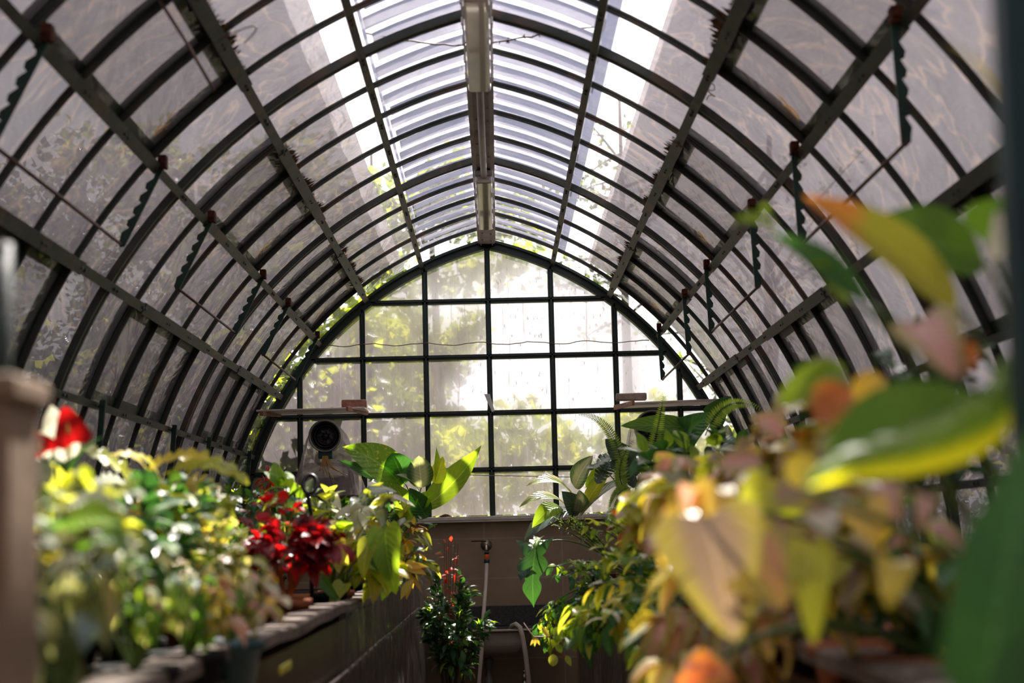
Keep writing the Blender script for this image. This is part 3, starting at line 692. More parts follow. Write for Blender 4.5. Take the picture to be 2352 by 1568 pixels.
fan(1497, 982, 38, 13.0, 'round duct fan half hidden by dark leaves under the right shelf board', .25, 'clear plastic bag draped over the right duct fan')
c = at(752, 1100, 13.3)
MB().box((c.x+.03, 13.32, c.z-.02), (.42, .02, .30)).build('backing_board', M['trough'], bevel=.004); tag(COL.objects[-1], 'olive-brown board behind the bag of the left duct fan', 'board')

# sink, taps, hoses
o = thing('sink', 'wide shallow utility sink with pale front under the tiled wall', 'sink', (-.15, 13.1, -.95))
zr = at(1170, 1448, 12.95).z; xl, xr = at(940, 1448, 12.95).x, at(1292, 1448, 12.95).x
MB().box(((xl+xr)/2, 13.22, zr), (xr-xl, .58, .022)).build('rim', M['granite'], o, bevel=.005)
MB().box(((xl+xr)/2, 12.935, zr+.004), (xr-xl, .012, .016)).build('front_edge', M['metal'], o, bevel=.003)
xb0, xb1 = at(985, 1480, 12.95).x, at(1205, 1480, 12.95).x
mb = MB(); n = 8; prf = [(0, 0), (0, -.10), (.03, -.15), (.08, -.175)]
vs = []
for ins, dz in prf: vs += [(xb0+ins, 12.95+ins, zr-.01+dz), (xb1-ins, 12.95+ins, zr-.01+dz), (xb1-ins, 13.42-ins, zr-.01+dz), (xb0+ins, 13.42-ins, zr-.01+dz)]
mb.add(vs, [(i*4+k, i*4+(k+1) % 4, (i+1)*4+(k+1) % 4, (i+1)*4+k) for i in range(3) for k in range(4)]+[(12, 13, 14, 15)]).build('basin', M['sink'], o, bevel=.02)
q = at(1122, 1510, 13.15); MB().lathe([(.03, 0), (.03, -.06), (.018, -.065), (.018, -.14), (.028, -.145), (.028, -.26), (.018, -.27), (.018, -.5)], (q.x, 13.15, q.z), 16).build('waste_pipe', M['duct'], o, True)
MB().box(((xl+xr)/2, 13.43, at(1200, 1412, 13.43).z), (xr-xl, .03, .155)).build('splashback', M['granite'], bevel=.004); tag(COL.objects[-1], 'dark speckled stone upstand behind the sink', 'splashback')
o = thing('wall_tap', 'brass wall tap with a red lever above the sink', 'tap', at(1117, 1252, 13.43))
c = at(1117, 1252, 13.45)
MB().lathe([(.045, 0), (.045, .008), (.022, .014), (.018, .05), (.012, .052)], c+Vv((0, .0, 0)), 20, (0, -1, 0)).build('flange', M['metal'], o, True)
MB().tube(bez(c+Vv((0, -.04, .0)), c+Vv((0, -.10, .01)), c+Vv((0, -.10, -.045)), 8), .013, 12).build('spout', M['metal'], o, True)
MB().tube([c+Vv((0, -.05, .03)), c+Vv((-.05, -.05, .035)), c+Vv((-.115, -.05, .034))], .004, 8).build('lever', M['red_brown'], o, True)
o = thing('garden_hose', 'pale garden hose hanging from the wall tap with orange connector', 'hose', c+Vv((0, -.1, -.06)))
h0 = c+Vv((.002, -.10, -.05))
MB().lathe([(.016, 0), (.018, -.004), (.018, -.018)], h0, 16).build('collar', M['black'], o, True)
MB().lathe([(.018, 0), (.020, -.003), (.020, -.036), (.018, -.04)], h0-Vv((0, 0, .018)), 16).build('connector', M['orange'], o, True)
MB().lathe([(.019, 0), (.022, -.004), (.022, -.026), (.014, -.034)], h0-Vv((0, 0, .056)), 16).build('nut', M['green_pl'], o, True)
hp = [h0-Vv((0, 0, .085)), at(1116, 1340, 13.2), at(1110, 1420, 12.9), at(1106, 1500, 12.85), at(1099, 1580, 12.85), at(1094, 1690, 12.85)]
MB().tube(hp, .0155, 12).build('tube', M['hose'], o, True)
hp = [at(1175, 1470, 12.98), at(1172, 1448, 12.98), at(1176, 1437, 12.95), at(1185, 1433, 12.9), at(1194, 1440, 12.86), at(1200, 1460, 12.84), at(1207, 1500, 12.83), at(1214, 1560, 12.83), at(1218, 1690, 12.83)]
tag(MB().tube(hp, .018, 12).build('garden_hose', M['hose'], smooth=True), 'second pale hose looping over the front edge of the sink', 'hose')
q = at(1205, 1558, 12.9); o = thing('floor_tap', 'small brass tap below the sink beside the looping hose', 'tap', q)
MB().lathe([(.02, 0), (.022, .02), (.012, .03), (.012, .05), (.02, .055), (.003, .06)], q, 14).build('handle', M['metal'], o, True)
MB().tube([q, q-Vv((0, 0, .35))], .012, 10).build('riser', M['metal'], o, True)
for (x, y, Yd, lab) in ((712, 1112, 7.2, 'black hose loop sticking up among the pale caladium leaves'), (862, 1156, 9.6, 'small black hose loop at the foot of the big-leaved plant, left one'), (892, 1162, 9.7, 'small black hose loop at the foot of the big-leaved plant, right one')):
    c = at(x, y, Yd); r = .035 if Yd < 8 else .03
    tag(MB().tube([c+Vv((r*math.cos(t)*.8, .02*math.sin(t), r*1.1*math.sin(t))) for t in [i*math.pi/10 for i in range(-5, 15)]]+[c+Vv((.0, .02, -.12)), c+Vv((.0, .02, SOIL-c.z))], .009, 8).build('hose_loop', M['black'], smooth=True), lab, 'hose')
# dry leaves on the ledge
o = thing('dry_leaf', 'curled brown dead leaf on the ledge left of the centre mullion', 'dead leaf', at(1010, 1190, DW-.04))
mb = MB(); a = at(995, 1196, DW-.05); leaf(mb, a, a+Vv((.17, 0, .02)), .06, .1, (0, -.3, 1), .5, 'lance', 3, 10, .03); mb.build('blade', M['moss'], o, True)

# ================================================================== plants, left trough
P = at
def base_of(p, dy=0): return (p.x, p.y+dy)
LB = -.68
def clampx(x, s):
    return min(x, -.76) if s < 0 else max(x, .76)
# anthurium
c = P(150, 1090, 4.0); o, top = plant('anthurium', 'anthurium with glossy red heart-shaped spathes at the far left of the left trough', 'plant', clampx(c.x, -1), 4.0, 'blackpot')
for (x, y, w, h) in ((155, 975, 76, 76), (92, 1016, 60, 38), (72, 1008, 50, 45)):
    a = P(x+16, y+h*.55, 3.98); b = P(x-8, y-h*.55, 3.96); sp = big(o, a, b, w*4/F*1.15, 'spathe', 'spathe', None, kind='heart', up=(0, -1, .15), bend=-.05, fold=.1)
    MB().tube([P(x, y-2, 3.97), P(x+2, y+20, 3.93)], [.003, .0045], 8).build('spadix', M['wire_y'], sp, True)
    MB().tube(bez(top, (top+P(x, y, 4.0))*.5+Vv((0, .02, .03)), P(x-3, y-h*.3, 4.0), 10), .003, 6).build('flower_stalk', M['stem'], o, True)
for (x0, y0, x1, y1, w, m) in ((150, 1190, 120, 1060, .085, 'lime'), (180, 1200, 165, 1075, .08, 'lime'), (95, 1190, 60, 1080, .08, 'green'), (200, 1210, 230, 1110, .07, 'green'), (130, 1200, 90, 1110, .09, 'creamrim'), (170, 1170, 215, 1075, .06, 'deep'), (90, 1120, 110, 1045, .04, 'deep')):
    big(o, P(x0, y0, 4.0), P(x1, y1, 3.95), w, m, petiole=top, kind='ovate', up=(0, -1, .4), bend=.08)
c = P(120, 1060, 4.3); o, top = plant('peace_lily', 'peace lily with pale upright bracts behind the red anthurium', 'plant', c.x-.05, 4.3, 'blackpot')
for (x0, y0, x1, y1, w) in ((132, 1010, 118, 930, .055), (100, 1060, 98, 985, .06), (150, 1060, 140, 990, .05), (165, 1050, 170, 985, .04), (70, 930, 62, 868, .045)):
    big(o, P(x0, y0, 4.3), P(x1, y1, 4.3), w, 'white', 'bract', top, kind='ovate', up=(0, -1, .2), bend=.05)
for q in range(9):
    p = P(rnd(50, 190), rnd(1080, 1130), 4.35); d = Vv((rnd(-.10, .10), rnd(-.05, .1), rnd(.04, .14))); big(o, p, p+d, .05, 'deep', petiole=top, kind='lance')
# yellow lobed foliage
c = P(380, 1130, 5.0); o, top = plant('philodendron', 'arching yellow-green philodendron with deeply cut leaves in the left trough', 'plant', clampx(c.x, -1), 5.0, 'blackpot')
for (x0, y0, x1, y1, w, m, b) in ((390, 1085, 572, 1110, .13, 'lime', .2), (330, 1100, 480, 1050, .12, 'yellow', .15), (300, 1110, 170, 1030, .12, 'lime', .15), (370, 1120, 300, 1040, .10, 'lime', .15),
                                  (400, 1120, 520, 1150, .14, 'yellow', .12), (350, 1130, 310, 1195, .12, 'gold', .1), (300, 1120, 200, 1110, .12, 'grey', .1), (420, 1110, 545, 1080, .08, 'creamrim', .2), (340, 1090, 250, 1045, .09, 'yellow', .2), (360, 1120, 450, 1200, .12, 'lime', .1)):
    big(o, P(x0, y0, 5.0), P(x1, y1, 4.9), w, m, petiole=top, kind='lobed', nv=40, up=(0, -.7, 1), bend=b, fold=.1, wave=.02)
bush('ivy', 'dense small-leaved green ivy under the yellow philodendron', 'plant', P(440, 1185, 4.7), (.22, .15, .13), 230, (.04, .07), .8, 'green', 'heart', 12, mats2=[('lime', .3, 'young_foliage'), ('deep', .2, 'old_foliage')])
bush('caladium', 'speckled cream and green bushy plant between ivy and red coleus', 'plant', P(500, 1235, 4.6), (.12, .12, .10), 120, (.035, .06), .7, 'creamrim', 'ovate', 9, mats2=[('cream', .3, 'pale_foliage'), ('yellow', .12, 'yellow_foliage')])
tg = P(658, 1530, 5.0); tg.x = -.552; MB().box((tg.x, 4.45, tg.z*.9), (.006, .22, .022)).build('leaf_reflection', M['yel'], bevel=.003); tag(COL.objects[-1], 'yellow bar standing in for a leaf reflection on the face of the left trough', 'label')  # solid yellow bar added in place of a leaf mirrored in the plastic
# near blurred ones
c = P(180, 1215, 2.6); o, top = plant('hosta', 'broad bright green leaf spreading low at the left, very blurred', 'plant', clampx(c.x, -1), 2.7, 'blackpot')
for (x0, y0, x1, y1, w, m, yy) in ((120, 1240, 290, 1205, .085, 'bright', 2.6), (150, 1230, 70, 1215, .08, 'green', 2.6), (130, 1190, 290, 1170, .05, 'grey', 2.7), (200, 1260, 300, 1260, .06, 'green', 2.55), (110, 1290, 60, 1300, .06, 'yellow', 2.6)):
    big(o, P(x0, y0, yy), P(x1, y1, yy-.1), w, m, petiole=top, up=(0, -.8, 1), kind='ovate', bend=.15)
bush('dusty_miller', 'grey-green drooping plant at the near end of the left trough', 'plant', P(140, 1265, 2.3), (.12, .12, .045), 60, (.05, .085), .4, 'grey', 'lance', 9, .55, mats2=[('blue', .3, 'old_foliage'), ('cream', .15, 'pale_foliage')], upf=.1, hang=0, potmat='blackpot')
bush('fittonia', 'cream-spotted trailing plant over the near left coping', 'plant', P(310, 1290, 3.1), (.14, .12, .055), 90, (.03, .055), .6, 'green', 'ovate', 10, .6, mats2=[('cream', .4, 'pale_foliage'), ('white', .10, 'white_foliage'), ('bright', .1, 'young_foliage')], upf=.1, hang=.1, potmat='blackpot')
bush('coleus', 'pink and cream coleus before the blue-green pot', 'plant', P(525, 1310, 3.9), (.12, .12, .075), 95, (.03, .055), .65, 'cream', 'ovate', 10, .5, mats2=[('pink', .3, 'pink_foliage'), ('white', .2, 'white_foliage'), ('lime', .15, 'lime_foliage'), ('gold', .08, 'golden_foliage')], upf=.05, hang=.35, potmat='tealpot')
bush('coleus', 'green and yellow coleus left of the pink one on the coping', 'plant', P(430, 1345, 3.5), (.10, .10, .06), 60, (.03, .06), .6, 'green', 'ovate', 8, .6, potmat='blackpot', mats2=[('yellow', .2, 'yellow_foliage'), ('pink', .15, 'pink_foliage'), ('cream', .2, 'pale_foliage')], upf=.0, hang=.12)
# red coleus
bush('coleus', 'dark maroon coleus with bright red top leaves in a terracotta pot', 'plant', P(675, 1270, 6.0), (.20, .15, .17), 430, (.045, .085), .62, 'maroon', 'ovate', 16, .35, base=(-.74, 6.0), potr=.085, ph=.15, mats2=[('red', .2, 'red_foliage')], hang=0, smat='redstem')
o = bush('coleus', 'scarlet-leaved coleus just left of the dark maroon one', 'plant', P(618, 1165, 6.2), (.10, .08, .05), 60, (.04, .075), .6, 'red', 'ovate', 8, .3, mats2=[('maroon', .25, 'dark_foliage')], smat='redstem', potmat='blackpot')
bush('caladium', 'silvery white caladium with glossy leaves behind the red coleus', 'plant', P(770, 1135, 7.6), (.24, .2, .07), 75, (.09, .15), .62, 'silver', 'heart', 12, .25, nv=8, nu=3, mats2=[('lime', .25, 'lime_foliage'), ('white', .12, 'white_foliage')])
bush('syngonium', 'fresh green arrow-leaved plant left of the silvery caladium', 'plant', P(665, 1120, 7.2), (.09, .09, .06), 26, (.08, .14), .6, 'bright', 'heart', 6, .2, nv=8, nu=3, mats2=[('deep', .3, 'old_foliage')])
bush('pothos', 'yellow-green pothos spilling over the left coping', 'plant', P(830, 1240, 7.4), (.18, .16, .13), 120, (.06, .12), .75, 'lime', 'heart', 14, .5, base=(-.72, 7.4), hang=.45, nv=8, nu=3, mats2=[('bright', .3, 'green_foliage'), ('yellow', .15, 'yellow_foliage'), ('white', .06, 'pale_foliage')])
c = P(880, 1290, 7.2); o, top = plant('pothos', 'large-leaved pothos with two drooping leaves below the coping', 'plant', -.72, 7.25, 'blackpot')
for (x0, y0, x1, y1, w, m) in ((885, 1215, 910, 1365, .15, 'bright'), (770, 1240, 800, 1300, .09, 'yellow'), (850, 1240, 835, 1330, .09, 'lime'), (790, 1340, 760, 1400, .08, 'lime'), (740, 1330, 790, 1395, .05, 'green'), (870, 1260, 900, 1330, .12, 'deep')):
    big(o, P(x0, y0, 7.2), P(x1, y1, 7.15), w, m, petiole=top, kind='heart', up=(-.3, -1, .3), bend=.12)
# cane plant with yellow leaves
bush('croton', 'yellow and green croton leaning out beside the big-leaved plant', 'plant', P(925, 1215, 9.0), (.17, .15, .16), 190, (.06, .12), .4, 'lime', 'lance', 14, .35, base=(-.72, 9.0), hang=.25, nv=6, mats2=[('deep', .3, 'green_foliage'), ('gold', .18, 'golden_foliage'), ('silver', .12, 'pale_foliage')], smat='redstem')
c = P(940, 1310, 8.9); o, top = plant('aralia', 'golden star-shaped leaves hanging at the end of the croton', 'plant', -.70, 8.8, 'blackpot', .06)
for (x0, y0, x1, y1, w, m) in ((930, 1300, 980, 1320, .05, 'gold'), (930, 1300, 912, 1345, .05, 'yellow'), (930, 1302, 985, 1302, .04, 'gold'), (930, 1300, 955, 1290, .04, 'yellow'), (950, 1330, 920, 1378, .05, 'yellow'), (925, 1298, 900, 1290, .04, 'lime')):
    big(o, P(x0, y0, 8.8), P(x1, y1, 8.75), w, m, petiole=top if x0 == 930 and y1 == 1320 else None, kind='lance', up=(-.3, -1, .6), bend=.1)
# big-leaved plant
o, top = plant('bird_nest_anthurium', 'big-leaved plant with tall upright glowing green leaves before the gable window', 'plant', -.80, 11.0, 'blackpot', .12)
crown = P(955, 1185, 11.0)
MB().tube(bez(top, (top+crown)*.5+Vv((0, 0, .05)), crown, 8), .014, 8).build('stem', M['stem'], o, True)
for (x0, y0, x1, y1, w, m, kd, u, b, pet) in (
    (925, 1120, 786, 1026, .26, 'spot', 'ovate', (.3, -1, .5), .18, 1), (955, 1180, 1106, 1022, .20, 'bright', 'lance', (-.6, -1, .3), -.10, 1),
    (930, 1110, 900, 1040, .20, 'deep', 'round', (0, -1, .1), .05, 1), (968, 1120, 962, 1046, .17, 'silver', 'round', (0, -1, .2), .05, 1),
    (1000, 1100, 1002, 1026, .05, 'bright', 'lance', (.6, -1, .2), .05, 0), (1000, 1110, 1018, 1048, .11, 'lime', 'ovate', (0, -1, .1), .05, 0),
    (870, 1110, 772, 1056, .07, 'deep', 'lance', (0, -1, .5), .15, 1), (950, 1195, 905, 1110, .16, 'bright', 'ovate', (0, -1, .3), .1, 0), (980, 1190, 940, 1120, .14, 'deep', 'ovate', (0, -1, .3), .05, 0),
    (930, 1200, 880, 1150, .13, 'dark', 'ovate', (0, -1, .3), .05, 0), (890, 1140, 845, 1105, .10, 'silver', 'ovate', (0, -.6, 1), .2, 0), (960, 1130, 910, 1090, .10, 'white', 'ovate', (0, -.6, 1), .15, 0), (970, 1160, 1000, 1130, .10, 'bright', 'lance', (0, -1, .4), .1, 0)):
    big(o, P(x0, y0, 11.0), P(x1, y1, 10.9), w, m, petiole=crown if pet else None, kind=kd, up=u, bend=b, fold=.25)
bush('poinsettia', 'small red poinsettia against the lower left gable panes', 'plant', P(628, 1095, 11.4), (.13, .1, .05), 50, (.06, .10), .4, 'red', 'lance', 7, .2, potmat='blackpot', mats2=[('deep', .45, 'green_foliage')])
# filler plants at back of left bed
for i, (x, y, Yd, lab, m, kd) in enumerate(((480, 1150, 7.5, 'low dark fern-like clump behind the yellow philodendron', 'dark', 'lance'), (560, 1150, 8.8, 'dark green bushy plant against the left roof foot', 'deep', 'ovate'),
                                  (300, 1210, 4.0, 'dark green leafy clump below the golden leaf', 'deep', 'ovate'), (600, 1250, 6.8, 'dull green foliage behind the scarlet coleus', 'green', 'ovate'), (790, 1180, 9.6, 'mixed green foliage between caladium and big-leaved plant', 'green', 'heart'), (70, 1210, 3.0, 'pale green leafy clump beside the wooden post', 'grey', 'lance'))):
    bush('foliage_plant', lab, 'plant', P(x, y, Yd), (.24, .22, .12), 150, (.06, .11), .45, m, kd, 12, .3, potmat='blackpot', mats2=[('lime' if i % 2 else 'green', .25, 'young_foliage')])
# shrub in the aisle
c = P(1030, 1440, 9.6)
o = bush('potted_camellia', 'tall dark glossy-leaved shrub standing in the aisle before the sink', 'shrub', P(1040, 1430, 9.6), (.20, .17, .38), 760, (.05, .09), .42, 'dark', 'lance', 30, .2, base=(P(1035, 1500, 9.6).x, 9.6), potmat='blackpot', potr=.14, z=FLOOR, ph=.28, smat='bark', mats2=[('deep', .3, 'green_foliage'), ('bright', .07, 'young_foliage')], upf=.5)
o = bush('nandina', 'red-tipped slender sprig rising above the dark aisle shrub', 'shrub', P(1038, 1258, 9.7), (.075, .06, .06), 80, (.035, .065), .3, 'redtip', 'lance', 7, .15, base=(P(1040, 1400, 9.9).x-.05, 10.1), potmat='terra', potr=.1, z=FLOOR, ph=.2, smat='redstem', mats2=[('deep', .3, 'green_foliage')], upf=.8)

# ================================================================== plants, right trough
o, top = plant('dieffenbachia', 'ribbed grey-green dieffenbachia arching toward the sink at the far right', 'plant', .78, 11.4, 'terra', .1)
crown = P(1310, 1190, 11.4)
MB().tube(bez(top, (top+crown)*.5+Vv((0, 0, .04)), crown, 8), .012, 8).build('stem', M['stem'], o, True)
for (x0, y0, x1, y1, w, m, u, b) in ((1316, 1140, 1208, 1116, .15, 'creamrim', (0, -.5, 1), .22), (1320, 1120, 1362, 1046, .15, 'silver', (-.5, -1, .3), .08), (1300, 1160, 1192, 1165, .13, 'creamrim', (0, -.5, 1), .2),
                                  (1330, 1180, 1290, 1128, .14, 'blue', (0, -1, .3), .08), (1326, 1180, 1330, 1125, .14, 'silver', (.3, -1, .3), .05), (1290, 1165, 1222, 1212, .14, 'bright', (-.3, -1, .5), .2),
                                  (1320, 1170, 1204, 1242, .18, 'blue', (-.4, -.8, 1), .12), (1345, 1160, 1400, 1085, .10, 'lime', (0, -1, .5), .1), (1345, 1120, 1410, 1045, .06, 'bright', (0, -1, .5), .1), (1330, 1190, 1440, 1100, .15, 'silver', (0, -.6, 1), .1)):
    big(o, P(x0, y0, 11.4), P(x1, y1, 11.25), w, m, petiole=None, kind='ovate', up=u, bend=b, fold=.2)
o, top = plant('sword_fern', 'sword fern with one frond arching left and one standing tall before the gable', 'plant', P(1480, 1200, 10.2).x, 10.2, 'blackpot', .1)
st = MB(); b0 = P(1425, 1140, 10.2)
frond(o, st, P(1440, 1130, 10.2), P(1420, 945, 10.2), P(1328, 952, 10.1), .045, 44); frond(o, st, P(1480, 1130, 10.2), P(1508, 1000, 10.1), P(1525, 908, 10.0), .06, 44)
frond(o, st, P(1440, 1130, 10.2), P(1400, 1080, 10.1), P(1455, 1010, 10.1), .05, 30); frond(o, st, P(1450, 1120, 10.2), P(1410, 1120, 10.0), P(1400, 1190, 10.0), .05, 30)
frond(o, st, P(1620, 1000, 9), P(1660, 890, 8.9), P(1750, 940, 8.8), .05, 30); frond(o, st, P(1460, 1120, 10.2), P(1500, 1060, 10.1), P(1560, 1080, 10.1), .05, 30)
for e in ((1440, 1130), (1480, 1130)): st.tube(bez(top, (top+P(e[0], e[1], 10.2))*.5, P(e[0], e[1], 10.2), 6), .003, 5)
st.build('stem', M['stem'], o, True)
o, top = plant('monstera', 'dark glossy monstera with split leaves at the right of the gable window', 'plant', P(1500, 1150, 10.0).x, 10.4, 'blackpot', .11)
for (x0, y0, x1, y1, w, m, kd, u, b) in ((1600, 985, 1425, 978, .14, 'green', 'ovate', (0, -1, .5), .05), (1450, 1075, 1390, 1008, .20, 'blue', 'heart', (.2, -1, .2), .0), (1440, 1050, 1362, 1078, .13, 'silver', 'monstera', (0, -.5, 1), .15),
                                  (1560, 1010, 1640, 950, .22, 'deep', 'heart', (0, -1, .4), .1), (1400, 1060, 1370, 1112, .14, 'blue', 'monstera', (0, -1, .3), .1), (1460, 1095, 1400, 1060, .16, 'blue', 'heart', (0, -1, .3), .05), (1400, 1090, 1345, 1075, .10, 'silver', 'ovate', (0, -.5, 1), .1),
                                  (1640, 960, 1680, 910, .16, 'dark', 'heart', (0, -1, .4), .1), (1530, 1040, 1600, 990, .18, 'deep', 'heart', (0, -1, .4), .1), (1520, 1100, 1460, 1140, .18, 'dark', 'heart', (0, -1, .4), .1)):
    big(o, P(x0, y0, 10.3), P(x1, y1, 10.2), w, m, petiole=top, kind=kd, up=u, bend=b, nv=40 if kd == 'monstera' else 16)
o, top = plant('ivy_tree', 'dark lobed leaf hanging at the aisle side of the right trough', 'plant', .74, 9.8, 'terra', .08)
for (x0, y0, x1, y1, w, m) in ((1232, 1252, 1226, 1395, .24, 'deep'), (1215, 1290, 1196, 1335, .12, 'dark'), (1240, 1240, 1212, 1270, .10, 'deep'), (1240, 1235, 1228, 1262, .05, 'bright')):
    big(o, P(x0, y0, 9.4), P(x1, y1, 9.3), w, m, petiole=top if y0 == 1252 else None, kind='ivy', nv=20, up=(-.4, -1, .2), bend=.1)
bush('creeping_fig', 'trailing vine of small bright leaves hanging past the dark lobed leaf', 'vine', P(1275, 1350, 9.2), (.10, .12, .20), 330, (.035, .065), .62, 'deep', 'ovate', 20, .55, base=(.72, 9.2), hang=.6, mats2=[('bright', .35, 'young_foliage'), ('lime', .12, 'lime_foliage')], upf=-.2)
bush('asparagus_fern', 'feathery yellow-green fern tuft beside the dieffenbachia', 'plant', P(1300, 1205, 10.4), (.11, .1, .07), 260, (.03, .05), .18, 'fern', 'lance', 16, .2, base=(.74, 10.4))
o, top = plant('vine_shoot', 'red-stemmed shoot with star leaf and one round yellow leaf under the right trough', 'vine', .72, 8.7, 'blackpot', .06)
pA = [P(1330, 1400, 8.9), P(1290, 1440, 8.8), P(1262, 1462, 8.8), P(1225, 1462, 8.8), P(1202, 1430, 8.8)]
MB().tube([top]+pA, .003, 6).build('stem', M['redstem'], o, True); MB().tube([P(1262, 1462, 8.8), P(1268, 1490, 8.8), P(1300, 1510, 8.8), P(1312, 1528, 8.8)], .0025, 6).build('stem', M['redstem'], o, True)
for (x0, y0, x1, y1, w, m, kd) in ((1271, 1502, 1270, 1530, .05, 'lime', 'round'), (1230, 1462, 1218, 1482, .015, 'gold', 'lance'), (1230, 1462, 1228, 1485, .015, 'yellow', 'lance'), (1245, 1440, 1262, 1462, .025, 'yellow', 'ovate'), (1280, 1480, 1290, 1500, .035, 'bright', 'ovate'), (1300, 1505, 1312, 1530, .03, 'lime', 'ovate'), (1275, 1440, 1290, 1475, .05, 'bright', 'ovate'), (1230, 1462, 1240, 1482, .015, 'gold', 'lance')):
    big(o, P(x0, y0, 8.8), P(x1, y1, 8.78), w, m, kind=kd, up=(0, -1, .2), bend=.05)
bush('pothos', 'fresh green trailing pothos hanging over the middle of the right coping', 'plant', P(1400, 1330, 7.2), (.18, .18, .21), 300, (.05, .10), .6, 'bright', 'heart', 20, .5, base=(.74, 7.2), hang=.5, nu=3, nv=7, mats2=[('lime', .5, 'lime_foliage'), ('deep', .2, 'green_foliage')], upf=-.1)
bush('hoya', 'yellow-leaved trailing plant nearer than the fresh green pothos', 'plant', P(1470, 1280, 6.0), (.15, .15, .18), 230, (.05, .09), .5, 'lime', 'ovate', 14, .45, base=(.74, 6.0), hang=.4, mats2=[('deep', .3, 'green_foliage'), ('yellow', .2, 'yellow_foliage'), ('white', .05, 'pale_foliage')], upf=0)
bush('foliage_plant', 'silvery mixed foliage behind the yellow-leaved trailing plant', 'plant', P(1400, 1215, 8.2), (.18, .15, .10), 210, (.05, .09), .5, 'bright', 'ovate', 14, .3, base=(.80, 8.2), mats2=[('silver', .2, 'pale_foliage'), ('coral', .06, 'orange_foliage'), ('lime', .3, 'lime_foliage')])
bush('croton', 'orange and red tipped croton above the green pothos', 'plant', P(1412, 1190, 7.4), (.05, .05, .05), 18, (.05, .08), .5, 'coral', 'ovate', 5, .2, base=(.82, 7.4), mats2=[('yellow', .3, 'yellow_foliage')])
bush('foliage_plant', 'dark green leafy plant between monstera and blurred begonias', 'plant', P(1600, 1040, 7.2), (.26, .2, .12), 110, (.09, .16), .55, 'deep', 'ovate', 12, .2, mats2=[('bright', .2, 'young_foliage'), ('silver', .1, 'pale_foliage')], nu=3, nv=7)
bush('foliage_plant', 'bright green clump hanging behind the large blurred begonia leaf', 'plant', P(1530, 1400, 5.2), (.12, .12, .12), 110, (.05, .09), .5, 'green', 'lance', 10, .5, base=(.76, 5.2), hang=.6, mats2=[('lime', .25, 'lime_foliage')], upf=-.1)
# begonia masses
bm = [('olive', .26, 'olive_foliage'), ('pink', .15, 'pink_foliage'), ('yellow', .13, 'yellow_foliage'), ('oliverim', .12, 'yellow_rimmed_foliage'), ('grey', .07, 'grey_foliage')]
bush('begonia', 'pink and yellow-green begonia, farthest of the blurred colourful mass', 'plant', P(1590, 1140, 5.0), (.22, .2, .16), 190, (.07, .11), .75, 'lime', 'heart', 13, .45, mats2=bm, nu=3, nv=7, upf=.1)
bush('begonia', 'pink-flecked begonia in the middle of the blurred colourful mass', 'plant', P(1720, 1085, 4.0), (.24, .2, .16), 190, (.06, .10), .75, 'lime', 'heart', 13, .45, mats2=bm, nu=3, nv=7, upf=.1)
bush('begonia', 'olive-leaved begonia spilling down over the right coping', 'plant', P(1660, 1290, 3.6), (.17, .16, .13), 140, (.06, .10), .78, 'olive', 'heart', 12, .55, base=(.76, 3.6), mats2=bm, nu=3, nv=7, upf=-.1, hang=.35, potmat='blackpot')
bush('begonia', 'yellowish begonia filling the space under the big curved leaf', 'plant', P(1870, 1190, 2.9), (.20, .15, .11), 150, (.05, .09), .75, 'lime', 'heart', 12, .5, base=(.77, 2.9), mats2=bm, nu=3, nv=7, upf=0, hang=.1, potmat='blackpot')
bush('begonia', 'green and coral begonia high in the blurred right mass', 'plant', P(1930, 970, 3.3), (.19, .15, .11), 110, (.06, .10), .8, 'green', 'heart', 10, .3, mats2=bm+[('coral', .1, 'coral_foliage')], nu=3, nv=7, upf=.2)
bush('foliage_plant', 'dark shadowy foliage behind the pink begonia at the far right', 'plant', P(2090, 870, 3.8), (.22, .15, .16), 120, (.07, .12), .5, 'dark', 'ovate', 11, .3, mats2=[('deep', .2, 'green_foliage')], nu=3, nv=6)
bush('foliage_plant', 'dim green foliage low at the right under the curved leaf', 'plant', P(2080, 1250, 2.9), (.16, .12, .09), 60, (.06, .11), .4, 'deep', 'lance', 9, .6, mats2=[('yellow', .12, 'yellow_foliage'), ('pink', .1, 'pink_foliage')], upf=-.1, nu=3, nv=6)
